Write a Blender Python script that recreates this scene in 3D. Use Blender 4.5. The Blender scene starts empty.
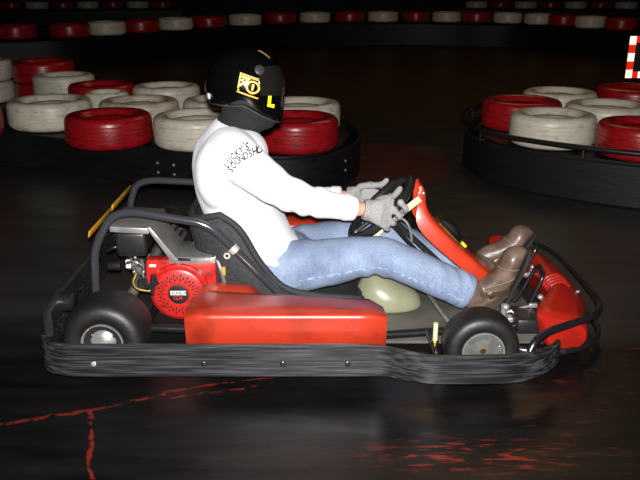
import bpy, bmesh, math, random
from mathutils import Vector, Matrix, noise
from mathutils.bvhtree import BVHTree
random.seed(7)
PI = math.pi
scene = bpy.context.scene
C = scene.collection

# ------------------------------------------------------------------ materials
MATS = {}
def mat(name, col, rough=0.5, metal=0.0, var=0.0, scale=20.0, bump=0.0, bscale=60.0, coat=0.0,
        col2=None, stretch=(1, 1, 1), emit=None, trans=0.0, spec=None, detail=4.0, sharp=None, alpha=1.0, sss=0.0, sheen=0.0):
    if name in MATS: return MATS[name]
    m = bpy.data.materials.new(name); m.use_nodes = True
    nt = m.node_tree; N = nt.nodes; L = nt.links
    b = N['Principled BSDF']
    b.inputs['Base Color'].default_value = (*col, 1); b.inputs['Roughness'].default_value = rough
    b.inputs['Metallic'].default_value = metal
    b.inputs['Coat Weight'].default_value = coat; b.inputs['Coat Roughness'].default_value = 0.12
    if spec is not None: b.inputs['Specular IOR Level'].default_value = spec
    b.inputs['Transmission Weight'].default_value = trans
    b.inputs['Alpha'].default_value = alpha
    if sss: b.inputs['Subsurface Weight'].default_value = sss; b.inputs['Subsurface Radius'].default_value = (.05, .05, .04)
    if sheen: b.inputs['Sheen Weight'].default_value = sheen
    if emit: b.inputs['Emission Color'].default_value = (*emit[0], 1); b.inputs['Emission Strength'].default_value = emit[1]
    tc = N.new('ShaderNodeTexCoord'); mp = N.new('ShaderNodeMapping'); mp.inputs['Scale'].default_value = stretch
    L.new(tc.outputs['Object'], mp.inputs['Vector'])
    if var or col2:
        nz = N.new('ShaderNodeTexNoise'); nz.inputs['Scale'].default_value = scale; nz.inputs['Detail'].default_value = detail
        L.new(mp.outputs[0], nz.inputs['Vector'])
        rp = N.new('ShaderNodeValToRGB')
        lo, hi = sharp or (.35, .68)
        rp.color_ramp.elements[0].position = lo; rp.color_ramp.elements[1].position = hi
        c2 = col2 or tuple(c * (1 - var) for c in col)
        rp.color_ramp.elements[0].color = (*c2, 1); rp.color_ramp.elements[1].color = (*col, 1)
        L.new(nz.outputs['Fac'], rp.inputs['Fac']); L.new(rp.outputs['Color'], b.inputs['Base Color'])
    if bump:
        n2 = N.new('ShaderNodeTexNoise'); n2.inputs['Scale'].default_value = bscale; n2.inputs['Detail'].default_value = 3
        L.new(mp.outputs[0], n2.inputs['Vector'])
        bp = N.new('ShaderNodeBump'); bp.inputs['Strength'].default_value = bump; bp.inputs['Distance'].default_value = .004
        L.new(n2.outputs['Fac'], bp.inputs['Height']); L.new(bp.outputs[0], b.inputs['Normal'])
    MATS[name] = m
    return m

RED = mat('red_plastic', (.46, .034, .011), .33, var=.35, scale=9, bump=.08, bscale=40, detail=6, sharp=(.25, .5))
REDN = mat('nose_red_plastic', (.36, .013, .007), .3, var=.3, scale=9, bump=.08, bscale=30)
ENGRED = mat('engine_red_paint', (.44, .015, .011), .38, var=.5, scale=26, bump=.1, sharp=(.28, .45))
BLACKP = mat('black_plastic', (.012, .012, .013), .38, bump=.15, bscale=30)
BAND = mat('scuffed_black_band', (.0075, .0075, .0085), .34, col2=(.050, .050, .055), scale=13, stretch=(.4, 4, 12), sharp=(.30, .56), bump=.2, bscale=24, detail=9)
RUBBER = mat('tyre_rubber', (.0075, .0072, .007), .5, var=.3, scale=30, bump=.2)
STEEL = mat('bare_steel', (.55, .54, .53), .32, .7, var=.35, scale=25)
CHROME = mat('chrome_tube', (.10, .104, .118), .15, .7)
DARKTUBE = mat('dark_tube', (.10, .10, .11), .2, .85)
BLACKTUBE = mat('black_tube', (.009, .009, .010), .28, .0, coat=.25)
SHIELD = mat('heat_shield_grey', (.15, .145, .138), .5, .1, var=.3, scale=14, bump=.05)
SEAT = mat('grey_seat_shell', (.018, .018, .020), .6, col2=(.034, .034, .036), scale=120, sharp=(.4, .6))
FOAM = mat('black_seat_foam', (.016, .016, .018), .75, bump=.4, bscale=80)
TRAY = mat('grey_floor_tray', (.12, .115, .10), .45, .1, var=.4, scale=10)
TANK = mat('milky_fuel_tank', (.25, .255, .16), .35, var=.25, scale=7, sss=.2)
IVORY = mat('pale_yellow_bracket', (.62, .56, .33), .5, var=.2, scale=30)
GOLD = mat('amber_strip', (.55, .27, .015), .4, var=.3, scale=20)
BRASS = mat('brass', (.6, .42, .12), .3, 1.0)
WHITECLOTH = mat('white_fleece', (.76, .745, .79), .9, var=.05, scale=60, bump=.25, bscale=260, sheen=.15)
PRINT = mat('dark_print', (.03, .03, .04), .7)
KNIT = mat('grey_knit', (.30, .295, .285), .85, col2=(.20, .197, .19), scale=240, sharp=(.35, .6), bump=.5, bscale=330)
PALM = mat('grey_coated_palm', (.23, .225, .215), .6, var=.25, scale=60)
SKIN = mat('skin', (.62, .28, .20), .5, var=.12, scale=30, sss=.08)
HELMET = mat('black_helmet_gloss', (.0018, .0018, .002), .1, coat=.7)
VISOR = mat('smoked_visor', (.009, .008, .007), .06, coat=.5)
NECK = mat('charcoal_fleece', (.0055, .0055, .0065), .9, bump=.3, bscale=160)
GOLDP = mat('gold_print', (.78, .42, .06), .5)
YELLOWP = mat('yellow_print', (.80, .74, .01), .5)
LEATHER = mat('brown_leather', (.155, .10, .076), .38, col2=(.075, .048, .036), scale=14, sharp=(.35, .65), bump=.35, bscale=22, detail=6)
LEATHERD = mat('dark_brown_leather', (.06, .038, .024), .45, var=.35, scale=20, bump=.25, bscale=30)
STITCH = mat('pale_stitching', (.22, .175, .135), .7)
SOLE = mat('grey_rubber_sole', (.012, .011, .010), .7)
BUCKLE = mat('antique_brass_buckle', (.45, .32, .13), .35, 1.0)
WHITEP = mat('white_print', (.8, .8, .78), .5)
BELT = mat('black_barrier_rubber', (.0025, .0025, .0027), .5, spec=.22, col2=(.006, .006, .0064), scale=7, stretch=(1, 1, 6), sharp=(.5, .75), bump=.25, bscale=9)
REDT = mat('red_tyre_paint', (.27, .005, .008), .32, col2=(.13, .004, .006), scale=16, sharp=(.3, .5), bump=.3, bscale=28, stretch=(1, 1, 3))
WHITET = mat('white_tyre_paint', (.53, .49, .40), .4, col2=(.32, .28, .22), scale=11, sharp=(.26, .48), bump=.3, bscale=28, stretch=(1, 1, 3))
TANT = mat('dusty_white_tyre_paint', (.47, .42, .32), .5, col2=(.25, .21, .16), scale=11, sharp=(.3, .55), bump=.3, bscale=28, stretch=(1, 1, 3))
CONC = mat('dark_wall_paint', (.02, .018, .015), .8, var=.4, scale=1.5)

# jeans: blue denim with worn lighter areas and a fine twill
def denim():
    m = bpy.data.materials.new('blue_denim'); m.use_nodes = True
    N = m.node_tree.nodes; L = m.node_tree.links; b = N['Principled BSDF']
    tc = N.new('ShaderNodeTexCoord')
    n1 = N.new('ShaderNodeTexNoise'); n1.inputs['Scale'].default_value = 9; n1.inputs['Detail'].default_value = 5
    L.new(tc.outputs['Object'], n1.inputs['Vector'])
    r1 = N.new('ShaderNodeValToRGB'); r1.color_ramp.elements[0].position = .3; r1.color_ramp.elements[1].position = .7
    r1.color_ramp.elements[0].color = (.135, .178, .285, 1); r1.color_ramp.elements[1].color = (.265, .33, .455, 1)
    L.new(n1.outputs['Fac'], r1.inputs['Fac'])
    mp = N.new('ShaderNodeMapping'); mp.inputs['Scale'].default_value = (1, 1, .12); mp.inputs['Rotation'].default_value = (0, .6, 0)
    L.new(tc.outputs['Object'], mp.inputs['Vector'])
    n2 = N.new('ShaderNodeTexNoise'); n2.inputs['Scale'].default_value = 420; n2.inputs['Detail'].default_value = 2
    L.new(mp.outputs[0], n2.inputs['Vector'])
    r2 = N.new('ShaderNodeValToRGB'); r2.color_ramp.elements[0].position = .3; r2.color_ramp.elements[1].position = .7
    r2.color_ramp.elements[0].color = (.68, .68, .70, 1); r2.color_ramp.elements[1].color = (1.15, 1.15, 1.12, 1)
    L.new(n2.outputs['Fac'], r2.inputs['Fac'])
    mx = N.new('ShaderNodeMix'); mx.data_type = 'RGBA'; mx.blend_type = 'MULTIPLY'; mx.inputs[0].default_value = 1
    L.new(r1.outputs[0], mx.inputs[6]); L.new(r2.outputs[0], mx.inputs[7]); L.new(mx.outputs[2], b.inputs['Base Color'])
    bp = N.new('ShaderNodeBump'); bp.inputs['Strength'].default_value = .25; bp.inputs['Distance'].default_value = .002
    L.new(n2.outputs['Fac'], bp.inputs['Height']); L.new(bp.outputs[0], b.inputs['Normal'])
    b.inputs['Roughness'].default_value = .88
    return m
DENIM = denim()
DENIMD = mat('denim_seam', (.13, .18, .33), .9, col2=(.27, .33, .47), scale=70, sharp=(.40, .55))

# floor: dark asphalt with a black painted strip whose older red paint shows through along cracks and scuffs
def floor_mat():
    m = bpy.data.materials.new('kart_track_floor'); m.use_nodes = True
    nt = m.node_tree; N = nt.nodes; L = nt.links; b = N['Principled BSDF']
    tc = N.new('ShaderNodeTexCoord')
    sx = N.new('ShaderNodeSeparateXYZ'); L.new(tc.outputs['Object'], sx.inputs[0])
    def val(x): return x
    def mth(op, a, c=None, cl=False):
        n = N.new('ShaderNodeMath'); n.operation = op; n.use_clamp = cl
        for i, v in enumerate((a, c)):
            if v is None: continue
            if isinstance(v, (int, float)): n.inputs[i].default_value = v
            else: L.new(v, n.inputs[i])
        return n.outputs[0]
    def ns(scale, detail=4, stretch=(1, 1, 1), rough=.55):
        mp = N.new('ShaderNodeMapping'); mp.inputs['Scale'].default_value = stretch
        L.new(tc.outputs['Object'], mp.inputs['Vector'])
        n = N.new('ShaderNodeTexNoise'); n.inputs['Scale'].default_value = scale; n.inputs['Detail'].default_value = detail
        n.inputs['Roughness'].default_value = rough
        L.new(mp.outputs[0], n.inputs['Vector']); return n.outputs['Fac']
    def mr(v, a, c, x=0., y=1.):
        n = N.new('ShaderNodeMapRange'); n.clamp = True
        L.new(v, n.inputs[0])
        for i, q in enumerate((a, c, x, y)): n.inputs[i + 1].default_value = q
        return n.outputs[0]
    def mix(f, c1, c2):
        n = N.new('ShaderNodeMix'); n.data_type = 'RGBA'
        L.new(f, n.inputs[0])
        for i, c in ((6, c1), (7, c2)):
            if isinstance(c, tuple): n.inputs[i].default_value = (*c, 1)
            else: L.new(c, n.inputs[i])
        return n.outputs[2]
    warp = ns(14, 3); warp2 = ns(17, 3, (1, 1.3, 1))
    X = mth('ADD', sx.outputs[0], mth('MULTIPLY', mth('SUBTRACT', warp, .5), .035))
    Y = mth('ADD', sx.outputs[1], mth('MULTIPLY', mth('SUBTRACT', warp2, .5), .035))
    def seg(p, q):                                                # distance to a painted crack
        dx, dy = q[0] - p[0], q[1] - p[1]; l2 = dx * dx + dy * dy
        ax = mth('SUBTRACT', X, p[0]); ay = mth('SUBTRACT', Y, p[1])
        t = mth('DIVIDE', mth('ADD', mth('MULTIPLY', ax, dx), mth('MULTIPLY', ay, dy)), l2, True)
        ex = mth('SUBTRACT', ax, mth('MULTIPLY', t, dx)); ey = mth('SUBTRACT', ay, mth('MULTIPLY', t, dy))
        return mth('SQRT', mth('ADD', mth('MULTIPLY', ex, ex), mth('MULTIPLY', ey, ey)))
    grit = ns(60, 5, (1, 2, 1)); soft = ns(2.2, 5, (.6, 1.6, 1))
    asph = mix(mr(ns(3.2, 6, (.35, 1.4, 1)), .3, .72), (.016, .0155, .015), (.034, .0325, .030))
    asph = mix(mr(grit, .35, .7), asph, (.018, .0175, .017))
    warm = mix(mr(sx.outputs[1], 6.0, 8.5), asph, (.040, .027, .017))
    black = mix(mr(ns(6, 6, (.5, 3, 1)), .3, .75), (.0016, .0015, .0015), (.006, .0057, .0055))
    fm = mr(mth('ADD', sx.outputs[1], mth('MULTIPLY', mth('SUBTRACT', soft, .5), .5)), 2.35, 2.75)
    base = mix(fm, black, warm)
    # red cracks
    red = None
    for p, q, w in [((-1.3, 1.80), (-.70, 1.985), .013), ((-.70, 1.985), (-.42, 2.115), .012), ((-.42, 2.115), (-.10, 2.20), .008),
                    ((-.70, 1.985), (-.585, 1.60), .011), ((-.46, 2.06), (-.2, 2.13), .006)]:
        d = seg(p, q)
        k = mth('MULTIPLY', mr(d, w * .35, w * .8, 1, 0), mr(ns(24, 3), .44, .53))
        red = k if red is None else mth('MAXIMUM', red, k)
    # scuffed red patches at lower right
    def blob(cx, cy, rx, ry, a, c, sc, st):
        u = mth('DIVIDE', mth('SUBTRACT', sx.outputs[0], cx), rx); v = mth('DIVIDE', mth('SUBTRACT', sx.outputs[1], cy), ry)
        r = mth('SQRT', mth('ADD', mth('MULTIPLY', u, u), mth('MULTIPLY', v, v)))
        return mth('MULTIPLY', mr(r, .4, 1, 1, 0), mr(ns(sc, 7, st, .65), a, c))
    for args in [(.42, 1.76, .36, .10, .53, .61, 17, (.6, 3, 1)), (.75, 1.75, .9, .40, .61, .74, 20, (.4, 2.2, 1)), (1.0, 2.35, .7, .4, .60, .74, 22, (.5, 1.8, 1))]:
        red = mth('MAXIMUM', red, blob(*args))
    base = mix(mth('MULTIPLY', red, .7), base, (.17, .014, .008))
    # round red floor mark beside the barrier, worn by tyre tracks
    u = mth('DIVIDE', mth('SUBTRACT', sx.outputs[0], .50), .42); v = mth('DIVIDE', mth('SUBTRACT', sx.outputs[1], 5.25), .70)
    r = mth('SQRT', mth('ADD', mth('MULTIPLY', u, u), mth('MULTIPLY', v, v)))
    disc = mth('MULTIPLY', mr(r, .94, 1.0, 1, 0), mr(ns(5, 5, (.5, 2.5, 1)), .35, .6, .35, .8))
    base = mix(disc, base, (.085, .013, .012))
    L.new(base, b.inputs['Base Color'])
    L.new(mr(ns(5, 5, (.6, 2.5, 1)), .3, .7, .30, .46), b.inputs['Roughness'])
    b.inputs['Specular IOR Level'].default_value = .35
    bp = N.new('ShaderNodeBump'); bp.inputs['Strength'].default_value = .12; bp.inputs['Distance'].default_value = .004
    L.new(ns(45, 6, (1, 1.6, 1)), bp.inputs['Height']); L.new(bp.outputs[0], b.inputs['Normal'])
    return m

# ------------------------------------------------------------------ mesh helpers
def catmull(pts, sub=6, closed=False):
    P = [Vector(p).to_3d() for p in pts]; n = len(P); out = []
    if n < 3 and not closed: return P
    for i in range(n if closed else n - 1):
        if closed: a, b, c, d = P[i - 1], P[i], P[(i + 1) % n], P[(i + 2) % n]
        else:
            b, c = P[i], P[i + 1]
            a = P[i - 1] if i > 0 else b + (b - c); d = P[i + 2] if i + 2 < n else c + (c - b)
        for k in range(sub):
            t = k / sub
            out.append(.5 * ((2 * b) + (c - a) * t + (2 * a - 5 * b + 4 * c - d) * t * t + (3 * b - a - 3 * c + d) * t ** 3))
    if not closed: out.append(P[-1])
    return out

def bendpath(pts, r=.04, sub=5, closed=False):
    """Straight runs with rounded corners, as bent tube has."""
    P = [Vector(p) for p in pts]; n = len(P); out = []
    rng = range(n) if closed else range(1, n - 1)
    if not closed: out.append(P[0])
    for i in rng:
        a, b, c = P[i - 1], P[i], P[(i + 1) % n]
        u = (a - b); v = (c - b); k = min(r, u.length * .48, v.length * .48)
        s = b + u.normalized() * k; e = b + v.normalized() * k
        for j in range(sub + 1):
            t = j / sub; out.append(s * (1 - t) ** 2 + b * 2 * t * (1 - t) + e * t * t)
    if not closed: out.append(P[-1])
    return out

class MB:
    def __init__(self): self.bm = bmesh.new()
    def add(self, other, M=None):
        me = bpy.data.meshes.new('t'); other.to_mesh(me); other.free()
        if M is not None: me.transform(M)
        self.bm.from_mesh(me); bpy.data.meshes.remove(me); return self
    def box(self, c, s, bevel=0., rot=None, seg=2):
        b = bmesh.new(); bmesh.ops.create_cube(b, size=1)
        for v in b.verts: v.co = Vector((v.co.x * s[0], v.co.y * s[1], v.co.z * s[2]))
        if bevel: bmesh.ops.bevel(b, geom=b.edges[:], offset=bevel, segments=seg, affect='EDGES', profile=.5)
        M = Matrix.Translation(c)
        if rot: M = M @ Matrix.Rotation(rot[2], 4, 'Z') @ Matrix.Rotation(rot[1], 4, 'Y') @ Matrix.Rotation(rot[0], 4, 'X')
        return self.add(b, M)
    def rings(self, rings, cap=True, closed=False):
        bm = self.bm; R = [[bm.verts.new(v) for v in r] for r in rings]; n = len(R[0])
        for i in range(len(R) if closed else len(R) - 1):
            A, B = R[i], R[(i + 1) % len(R)]
            for j in range(n): bm.faces.new((A[j], A[(j + 1) % n], B[(j + 1) % n], B[j]))
        if cap and not closed: bm.faces.new(R[0][::-1]); bm.faces.new(R[-1])
        return self
    def tube(self, pts, r, n=12, closed=False):
        P = [Vector(p) for p in pts]; m = len(P); rings = []; up = None
        rr = r if isinstance(r, (list, tuple)) else [r] * m
        for i in range(m):
            if closed: t = P[(i + 1) % m] - P[i - 1]
            else: t = P[min(i + 1, m - 1)] - P[max(i - 1, 0)]
            t.normalize()
            if up is None: up = t.orthogonal()
            up = (up - t * up.dot(t)).normalized(); sd = t.cross(up)
            rings.append([P[i] + (up * math.cos(2 * PI * k / n) + sd * math.sin(2 * PI * k / n)) * rr[i] for k in range(n)])
        return self.rings(rings, closed=closed)
    def lathe(self, prof, M=None, n=32, closed=False):
        b = MB(); rings = [[Vector((r * math.cos(2 * PI * k / n), r * math.sin(2 * PI * k / n), h)) for k in range(n)] for r, h in prof]
        b.rings(rings, cap=not closed, closed=closed); return self.add(b.bm, M)
    def prism(self, poly, y0, y1, bevel=0., seg=2):
        """Polygon in the x-z plane, extruded across y."""
        b = bmesh.new()
        A = [b.verts.new((x, y0, z)) for x, z in poly]; B = [b.verts.new((x, y1, z)) for x, z in poly]; n = len(A)
        b.faces.new(A); b.faces.new(B[::-1])
        for i in range(n): b.faces.new((A[i], B[i], B[(i + 1) % n], A[(i + 1) % n]))
        bmesh.ops.recalc_face_normals(b, faces=b.faces[:])
        if bevel: bmesh.ops.bevel(b, geom=b.edges[:], offset=bevel, segments=seg, affect='EDGES', profile=.5)
        return self.add(b)
    def ell(self, c, s, rot=None, u=16, v=10):
        b = bmesh.new(); bmesh.ops.create_uvsphere(b, u_segments=u, v_segments=v, radius=1)
        M = Matrix.Translation(c) @ (rot.to_4x4() if rot else Matrix()) @ Matrix.Diagonal((*s, 1))
        return self.add(b, M)
    def limb(self, secs, n=20, sub=4):
        """Loft through (centre, axis1 vector, axis2 vector) ellipses."""
        cs = catmull([s[0] for s in secs], sub); a1 = catmull([s[1] for s in secs], sub); a2 = catmull([s[2] for s in secs], sub)
        return self.rings([[c + a * math.cos(2 * PI * k / n) + b * math.sin(2 * PI * k / n) for k in range(n)] for c, a, b in zip(cs, a1, a2)])
    def mesh(self, name):
        bmesh.ops.recalc_face_normals(self.bm, faces=self.bm.faces[:])
        me = bpy.data.meshes.new(name); self.bm.to_mesh(me); self.bm.free(); return me
    def build(self, name, m, parent=None, angle=38, loc=None):
        return link(name, self.mesh(name), m, parent, angle, loc)

def link(name, me, m, parent=None, angle=38, loc=None):
    me.materials.clear(); me.materials.append(m)
    me.polygons.foreach_set('use_smooth', [True] * len(me.polygons))
    me.set_sharp_from_angle(angle=math.radians(angle))
    o = bpy.data.objects.new(name, me); C.objects.link(o)
    if parent: o.parent = parent
    if loc: o.location = loc
    return o

def remeshed(mb, voxel=.007, smooth=4, sub=0):
    """One continuous skin around overlapping lofts."""
    me = mb.mesh('t'); o = bpy.data.objects.new('t', me); C.objects.link(o)
    r = o.modifiers.new('r', 'REMESH'); r.mode = 'VOXEL'; r.voxel_size = voxel
    s = o.modifiers.new('s', 'SMOOTH'); s.factor = .5; s.iterations = smooth
    dg = bpy.context.evaluated_depsgraph_get(); dg.update()
    out = bpy.data.meshes.new_from_object(o.evaluated_get(dg))
    bpy.data.objects.remove(o); bpy.data.meshes.remove(me)
    return out

def displace(me, fn):
    ns_ = [v.normal.copy() for v in me.vertices]
    for v, n in zip(me.vertices, ns_): v.co += n * fn(v.co, n)
    me.update()

def bvh_of(me): return BVHTree.FromPolygons([v.co.copy() for v in me.vertices], [tuple(p.vertices) for p in me.polygons])

def project(bm, bvh, off=.0015, axis='near'):
    """Lay flat artwork drawn in x-z onto a curved surface from the kart's near side."""
    dead = []
    for v in bm.verts:
        h = bvh.ray_cast(Vector((v.co.x, -2, v.co.z)), Vector((0, 1, 0)))
        if h[0] is None: dead.append(v)
        else: v.co = h[0] + (h[1] if h[1].y < 0 else -h[1]) * off
    if dead: bmesh.ops.delete(bm, geom=dead, context='VERTS')

def polys_bm(polys, cuts=5):
    bm = bmesh.new()
    for p in polys: bm.faces.new([bm.verts.new((x, 0, z)) for x, z in p])
    bmesh.ops.triangulate(bm, faces=bm.faces[:])
    bmesh.ops.subdivide_edges(bm, edges=bm.edges[:], cuts=cuts, use_grid_fill=True)
    return bm

def text_mesh(s, size, bold=0.):
    cu = bpy.data.curves.new('t', 'FONT'); cu.body = s; cu.size = size; cu.align_x = 'CENTER'; cu.align_y = 'CENTER'; cu.resolution_u = 3; cu.offset = bold
    o = bpy.data.objects.new('t', cu); C.objects.link(o)
    dg = bpy.context.evaluated_depsgraph_get(); dg.update()
    me = bpy.data.meshes.new_from_object(o.evaluated_get(dg)); bpy.data.objects.remove(o); bpy.data.curves.remove(cu)
    return me

def text_bm(items, cuts=2, bold=0.):
    """items: (string, size, x, z, angle, x-stretch) laid in the x-z plane."""
    bm = bmesh.new()
    for s, size, x, z, a, st in items:
        me = text_mesh(s, size, bold)
        me.transform(Matrix.Translation((x, 0, z)) @ Matrix.Rotation(-a, 4, 'Y') @ Matrix.Rotation(PI / 2, 4, 'X') @ Matrix.Diagonal((st, 1, 1, 1)))
        bm.from_mesh(me); bpy.data.meshes.remove(me)
    if cuts: bmesh.ops.subdivide_edges(bm, edges=bm.edges[:], cuts=cuts, use_grid_fill=True)
    return bm

def flat_obj(name, bm, m, parent):
    me = bpy.data.meshes.new(name); bm.to_mesh(me); bm.free(); return link(name, me, m, parent)

def tag(o, label=None, cat=None, group=None, kind=None):
    if label: o['label'] = label
    if cat: o['category'] = cat
    if group: o['group'] = group
    if kind: o['kind'] = kind
    return o
def empty(name, loc):
    o = bpy.data.objects.new(name, None); C.objects.link(o); o.location = loc; o.empty_display_size = .1; return o

# ================================================================== setting
def plane(name, vs, m):
    me = bpy.data.meshes.new(name); me.from_pydata(vs, [], [tuple(range(len(vs)))]); o = link(name, me, m); tag(o, kind='structure'); return o
X0, X1, Y0, Y1, ZC = -13., 13., -4., 26., 5.
tag(plane('floor', [(X0, Y0, 0), (X1, Y0, 0), (X1, Y1, 0), (X0, Y1, 0)], floor_mat()), 'dark worn track floor with red paint showing through cracks')
plane('ceiling', [(X0, Y0, ZC), (X0, Y1, ZC), (X1, Y1, ZC), (X1, Y0, ZC)], CONC)
plane('wall_back', [(X0, Y1, 0), (X1, Y1, 0), (X1, Y1, ZC), (X0, Y1, ZC)], CONC)
plane('wall_left', [(X0, Y0, 0), (X0, Y1, 0), (X0, Y1, ZC), (X0, Y0, ZC)], CONC)
plane('wall_right', [(X1, Y0, 0), (X1, Y0, ZC), (X1, Y1, ZC), (X1, Y1, 0)], CONC)
plane('wall_front', [(X0, Y0, 0), (X0, Y0, ZC), (X1, Y0, ZC), (X1, Y0, 0)], CONC)

# ------------------------------------------------------------------ painted tyres
def tyre_mesh(name, h=.195, R=.29, seed=0):
    """Road tyre lying flat: shouldered tread with circumferential grooves, rounded sidewalls, open bead hole."""
    hh = h / 2; ri = R * .60
    out = []                                     # outer tread, bottom to top
    k = 6
    for i in range(k):
        z0 = -hh * .74 + i * hh * 1.48 / k; z1 = z0 + hh * 1.48 / k; g = hh * .035
        bul = lambda z: R * (1 - .022 * (z / hh) ** 2)
        out += [(bul(z0 + g), z0 + g), (bul(z1 - g), z1 - g), (bul(z1) - .0042, z1 - g * .6), (bul(z1) - .0042, z1 + g * .6)]
    out = out[:-2]
    top = [(R * .955, hh * .86), (R * .91, hh * .955), (R * .85, hh * .995), (R * .78, hh), (R * .74, hh * .985), (R * .70, hh * .94), (R * .665, hh * .86), (ri + .012, hh * .74), (ri, hh * .60), (ri + .02, hh * .52)]
    inn = [(R * .80, hh * .45), (R * .90, hh * .2), (R * .92, 0)]
    half = top + inn
    prof = [(r, -z) for r, z in reversed(top)] + out + half + [(r, -z) for r, z in reversed(inn[:-1])]
    n = 56
    b = MB()
    b.rings([[Vector((r * math.cos(2 * PI * j / n), r * math.sin(2 * PI * j / n), z)) for j in range(n)] for r, z in prof], closed=True)
    me = b.mesh(name)
    rnd = random.Random(seed); ph = rnd.random() * 9
    for v in me.vertices:                        # hand-me-down tyres are never quite round
        a = math.atan2(v.co.y, v.co.x); f = 1 + .012 * math.sin(2 * a + ph) + .006 * math.sin(3 * a + 2 * ph)
        v.co.x *= f; v.co.y *= f
        v.co += noise.noise_vector(v.co * 9 + Vector((ph, 0, 0))) * .0018
    me.update(); return me
TM = {}
for cn, m in (('red', REDT), ('white', WHITET), ('tan', TANT)):
    TM[cn] = []
    for s in range(3):
        me = tyre_mesh('painted_tyre', seed=s + len(cn) * 5); me.materials.append(m)
        me.polygons.foreach_set('use_smooth', [True] * len(me.polygons)); me.set_sharp_from_angle(angle=math.radians(50)); TM[cn].append(me)
_k = [0]
def tyre(col, x, y, z, r, label, group, tilt=(0, 0)):
    _k[0] += 1
    o = bpy.data.objects.new('painted_tyre', TM[col][_k[0] % 3]); C.objects.link(o)
    o.location = (x, y, z); f = r / .29 * .985; o.scale = (f, f, 1)
    o.rotation_euler = (tilt[0], tilt[1], _k[0] * 1.7); tag(o, label, 'tyre', group)
    return o

GL, GR = 'painted tyres of the left tyre island', 'painted tyres of the right tyre island'
BH = .235
zt = BH + .004 + .0985
for a in [('white', -1.93, 5.375, .30, 'large white painted tyre in front near the left photo edge'),
          ('red', -1.35, 4.77, .28, 'bright red painted tyre in front, between two white ones left of the driver'),
          ('white', -.775, 4.745, .285, 'white painted tyre just behind the driver back, partly covered by the sweatshirt'),
          ('red', -2.42, 5.0, .285, 'red painted tyre cut off by the left photo edge beside the large white one'),
          ('red', -1.79, 6.22, .27, 'dark red painted tyre behind, right of the small high white one'),
          ('tan', -1.285, 5.345, .28, 'dusty tan-white tyre directly behind the bright red front tyre'),
          ('white', -1.24, 6.12, .27, 'white painted tyre behind the dusty tan one, rearmost white of the middle'),
          ('white', -1.62, 5.74, .168, 'small dull white tyre tucked behind the large white front tyre'),
          ('white', -.705, 5.40, .28, 'white painted tyre half hidden behind the driver helmet'),
          ('red', -.62, 5.99, .28, 'dark red painted tyre furthest behind the driver helmet'),
          ('red', -.155, 4.66, .28, 'bright red painted tyre right of the driver helmet, at the rounded belt end'),
          ('white', -.145, 5.255, .29, 'white painted tyre behind the red one right of the driver helmet')]:
    tyre(a[0], a[1], a[2], zt, a[3], a[4], GL)
# two-high stacks at the back left
tyre('white', -2.30, 6.84, zt, .27, 'white painted tyre in front of the two-high red stack, left island', GL)
for i, z in enumerate((.213, .413)):
    tyre('red', -2.64, 7.30, z, .29, ('bottom red tyre of the two-high red stack, left island', 'top red tyre of the two-high red stack, left island')[i], GL)
    tyre('white', -3.26, 7.35, z, .29, ('bottom white tyre of the stack cut off by the left edge, left island', 'top white tyre of the stack cut off by the left edge, left island')[i], GL)
zr = .25 + .004 + .0985
for a in [('white', 1.80, 5.68, .28, 'white painted tyre at the back of the right island, second row from the rail'),
          ('red', 1.41, 5.26, .275, 'red painted tyre at the left end of the right island'),
          ('white', 1.465, 4.70, .268, 'large white painted tyre at the front of the right island behind the rail'),
          ('white', 1.94, 5.07, .28, 'white painted tyre in the middle of the right island between front and back ones'),
          ('red', 1.90, 4.37, .268, 'bright red painted tyre at the front of the right island, cut by photo edge'),
          ('red', 2.46, 5.90, .29, 'dark red painted tyre at the back right of the right island under the striped board'),
          ('tan', 2.40, 4.74, .27, 'dusty tan-white tyre cut off by the right edge of the photo, right island')]:
    tyre(a[0], a[1], a[2], zr, a[3], a[4], GR)

# far row, and the rows behind it
far = [(-4.90, 10.80, 'w'), (-4.35, 11.10, 'r'), (-3.67, 11.40, 'r'), (-3.27, 11.90, 'w'), (-2.87, 12.50, 'r'), (-2.43, 13.10, 'w'), (-1.95, 13.70, 'r'), (-1.38, 14.40, 'w'), (-0.77, 15.00, 'r'), (-0.10, 15.30, 'w'), (0.59, 15.50, 'r'), (1.26, 15.60, 'w'), (1.91, 15.60, 'r'), (2.51, 15.50, 'w'), (3.07, 15.30, 'r'), (3.63, 15.10, 'w'), (4.12, 14.70, 'w'), (4.43, 14.20, 'r'), (4.72, 13.60, 'w'), (5.03, 13.00, 'r')]
ords = ['first', 'second', 'third', 'fourth', 'fifth', 'sixth', 'seventh', 'eighth', 'ninth', 'tenth', 'eleventh', 'twelfth', 'thirteenth', 'fourteenth', 'fifteenth', 'sixteenth', 'seventeenth', 'eighteenth', 'nineteenth', 'twentieth']
cnt = {'r': 0, 'w': 0}
for x, y, c in far:
    if x > -5: lab = '%s %s tyre from the left in the long far row' % (ords[cnt[c]], 'red' if c == 'r' else 'white'); cnt[c] += 1
    else: lab = 'white tyre of the far row just outside the left photo edge'
    tyre('red' if c == 'r' else 'white', x, y, .53, .30 if x < -2 else (.315 if x < 1.5 else .288 if x < 3.4 else .28), lab, 'painted tyres of the long far row')
for side, xs, y0, dy in (('left', [-9.3 + i * .68 for i in range(8)], 21.8, .12), ('right', [4.5 + i * .68 for i in range(8)], 22.6, -.10)):
    for i, x in enumerate(xs):
        c = 'white' if i % 2 == 0 else 'red'
        tyre(c, x, y0 + dy * i, .54, .32, '%s tyre, %s from the left in the rearmost row, top %s of photo' % (c, ords[i], side), 'painted tyres of the rearmost row')

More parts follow.
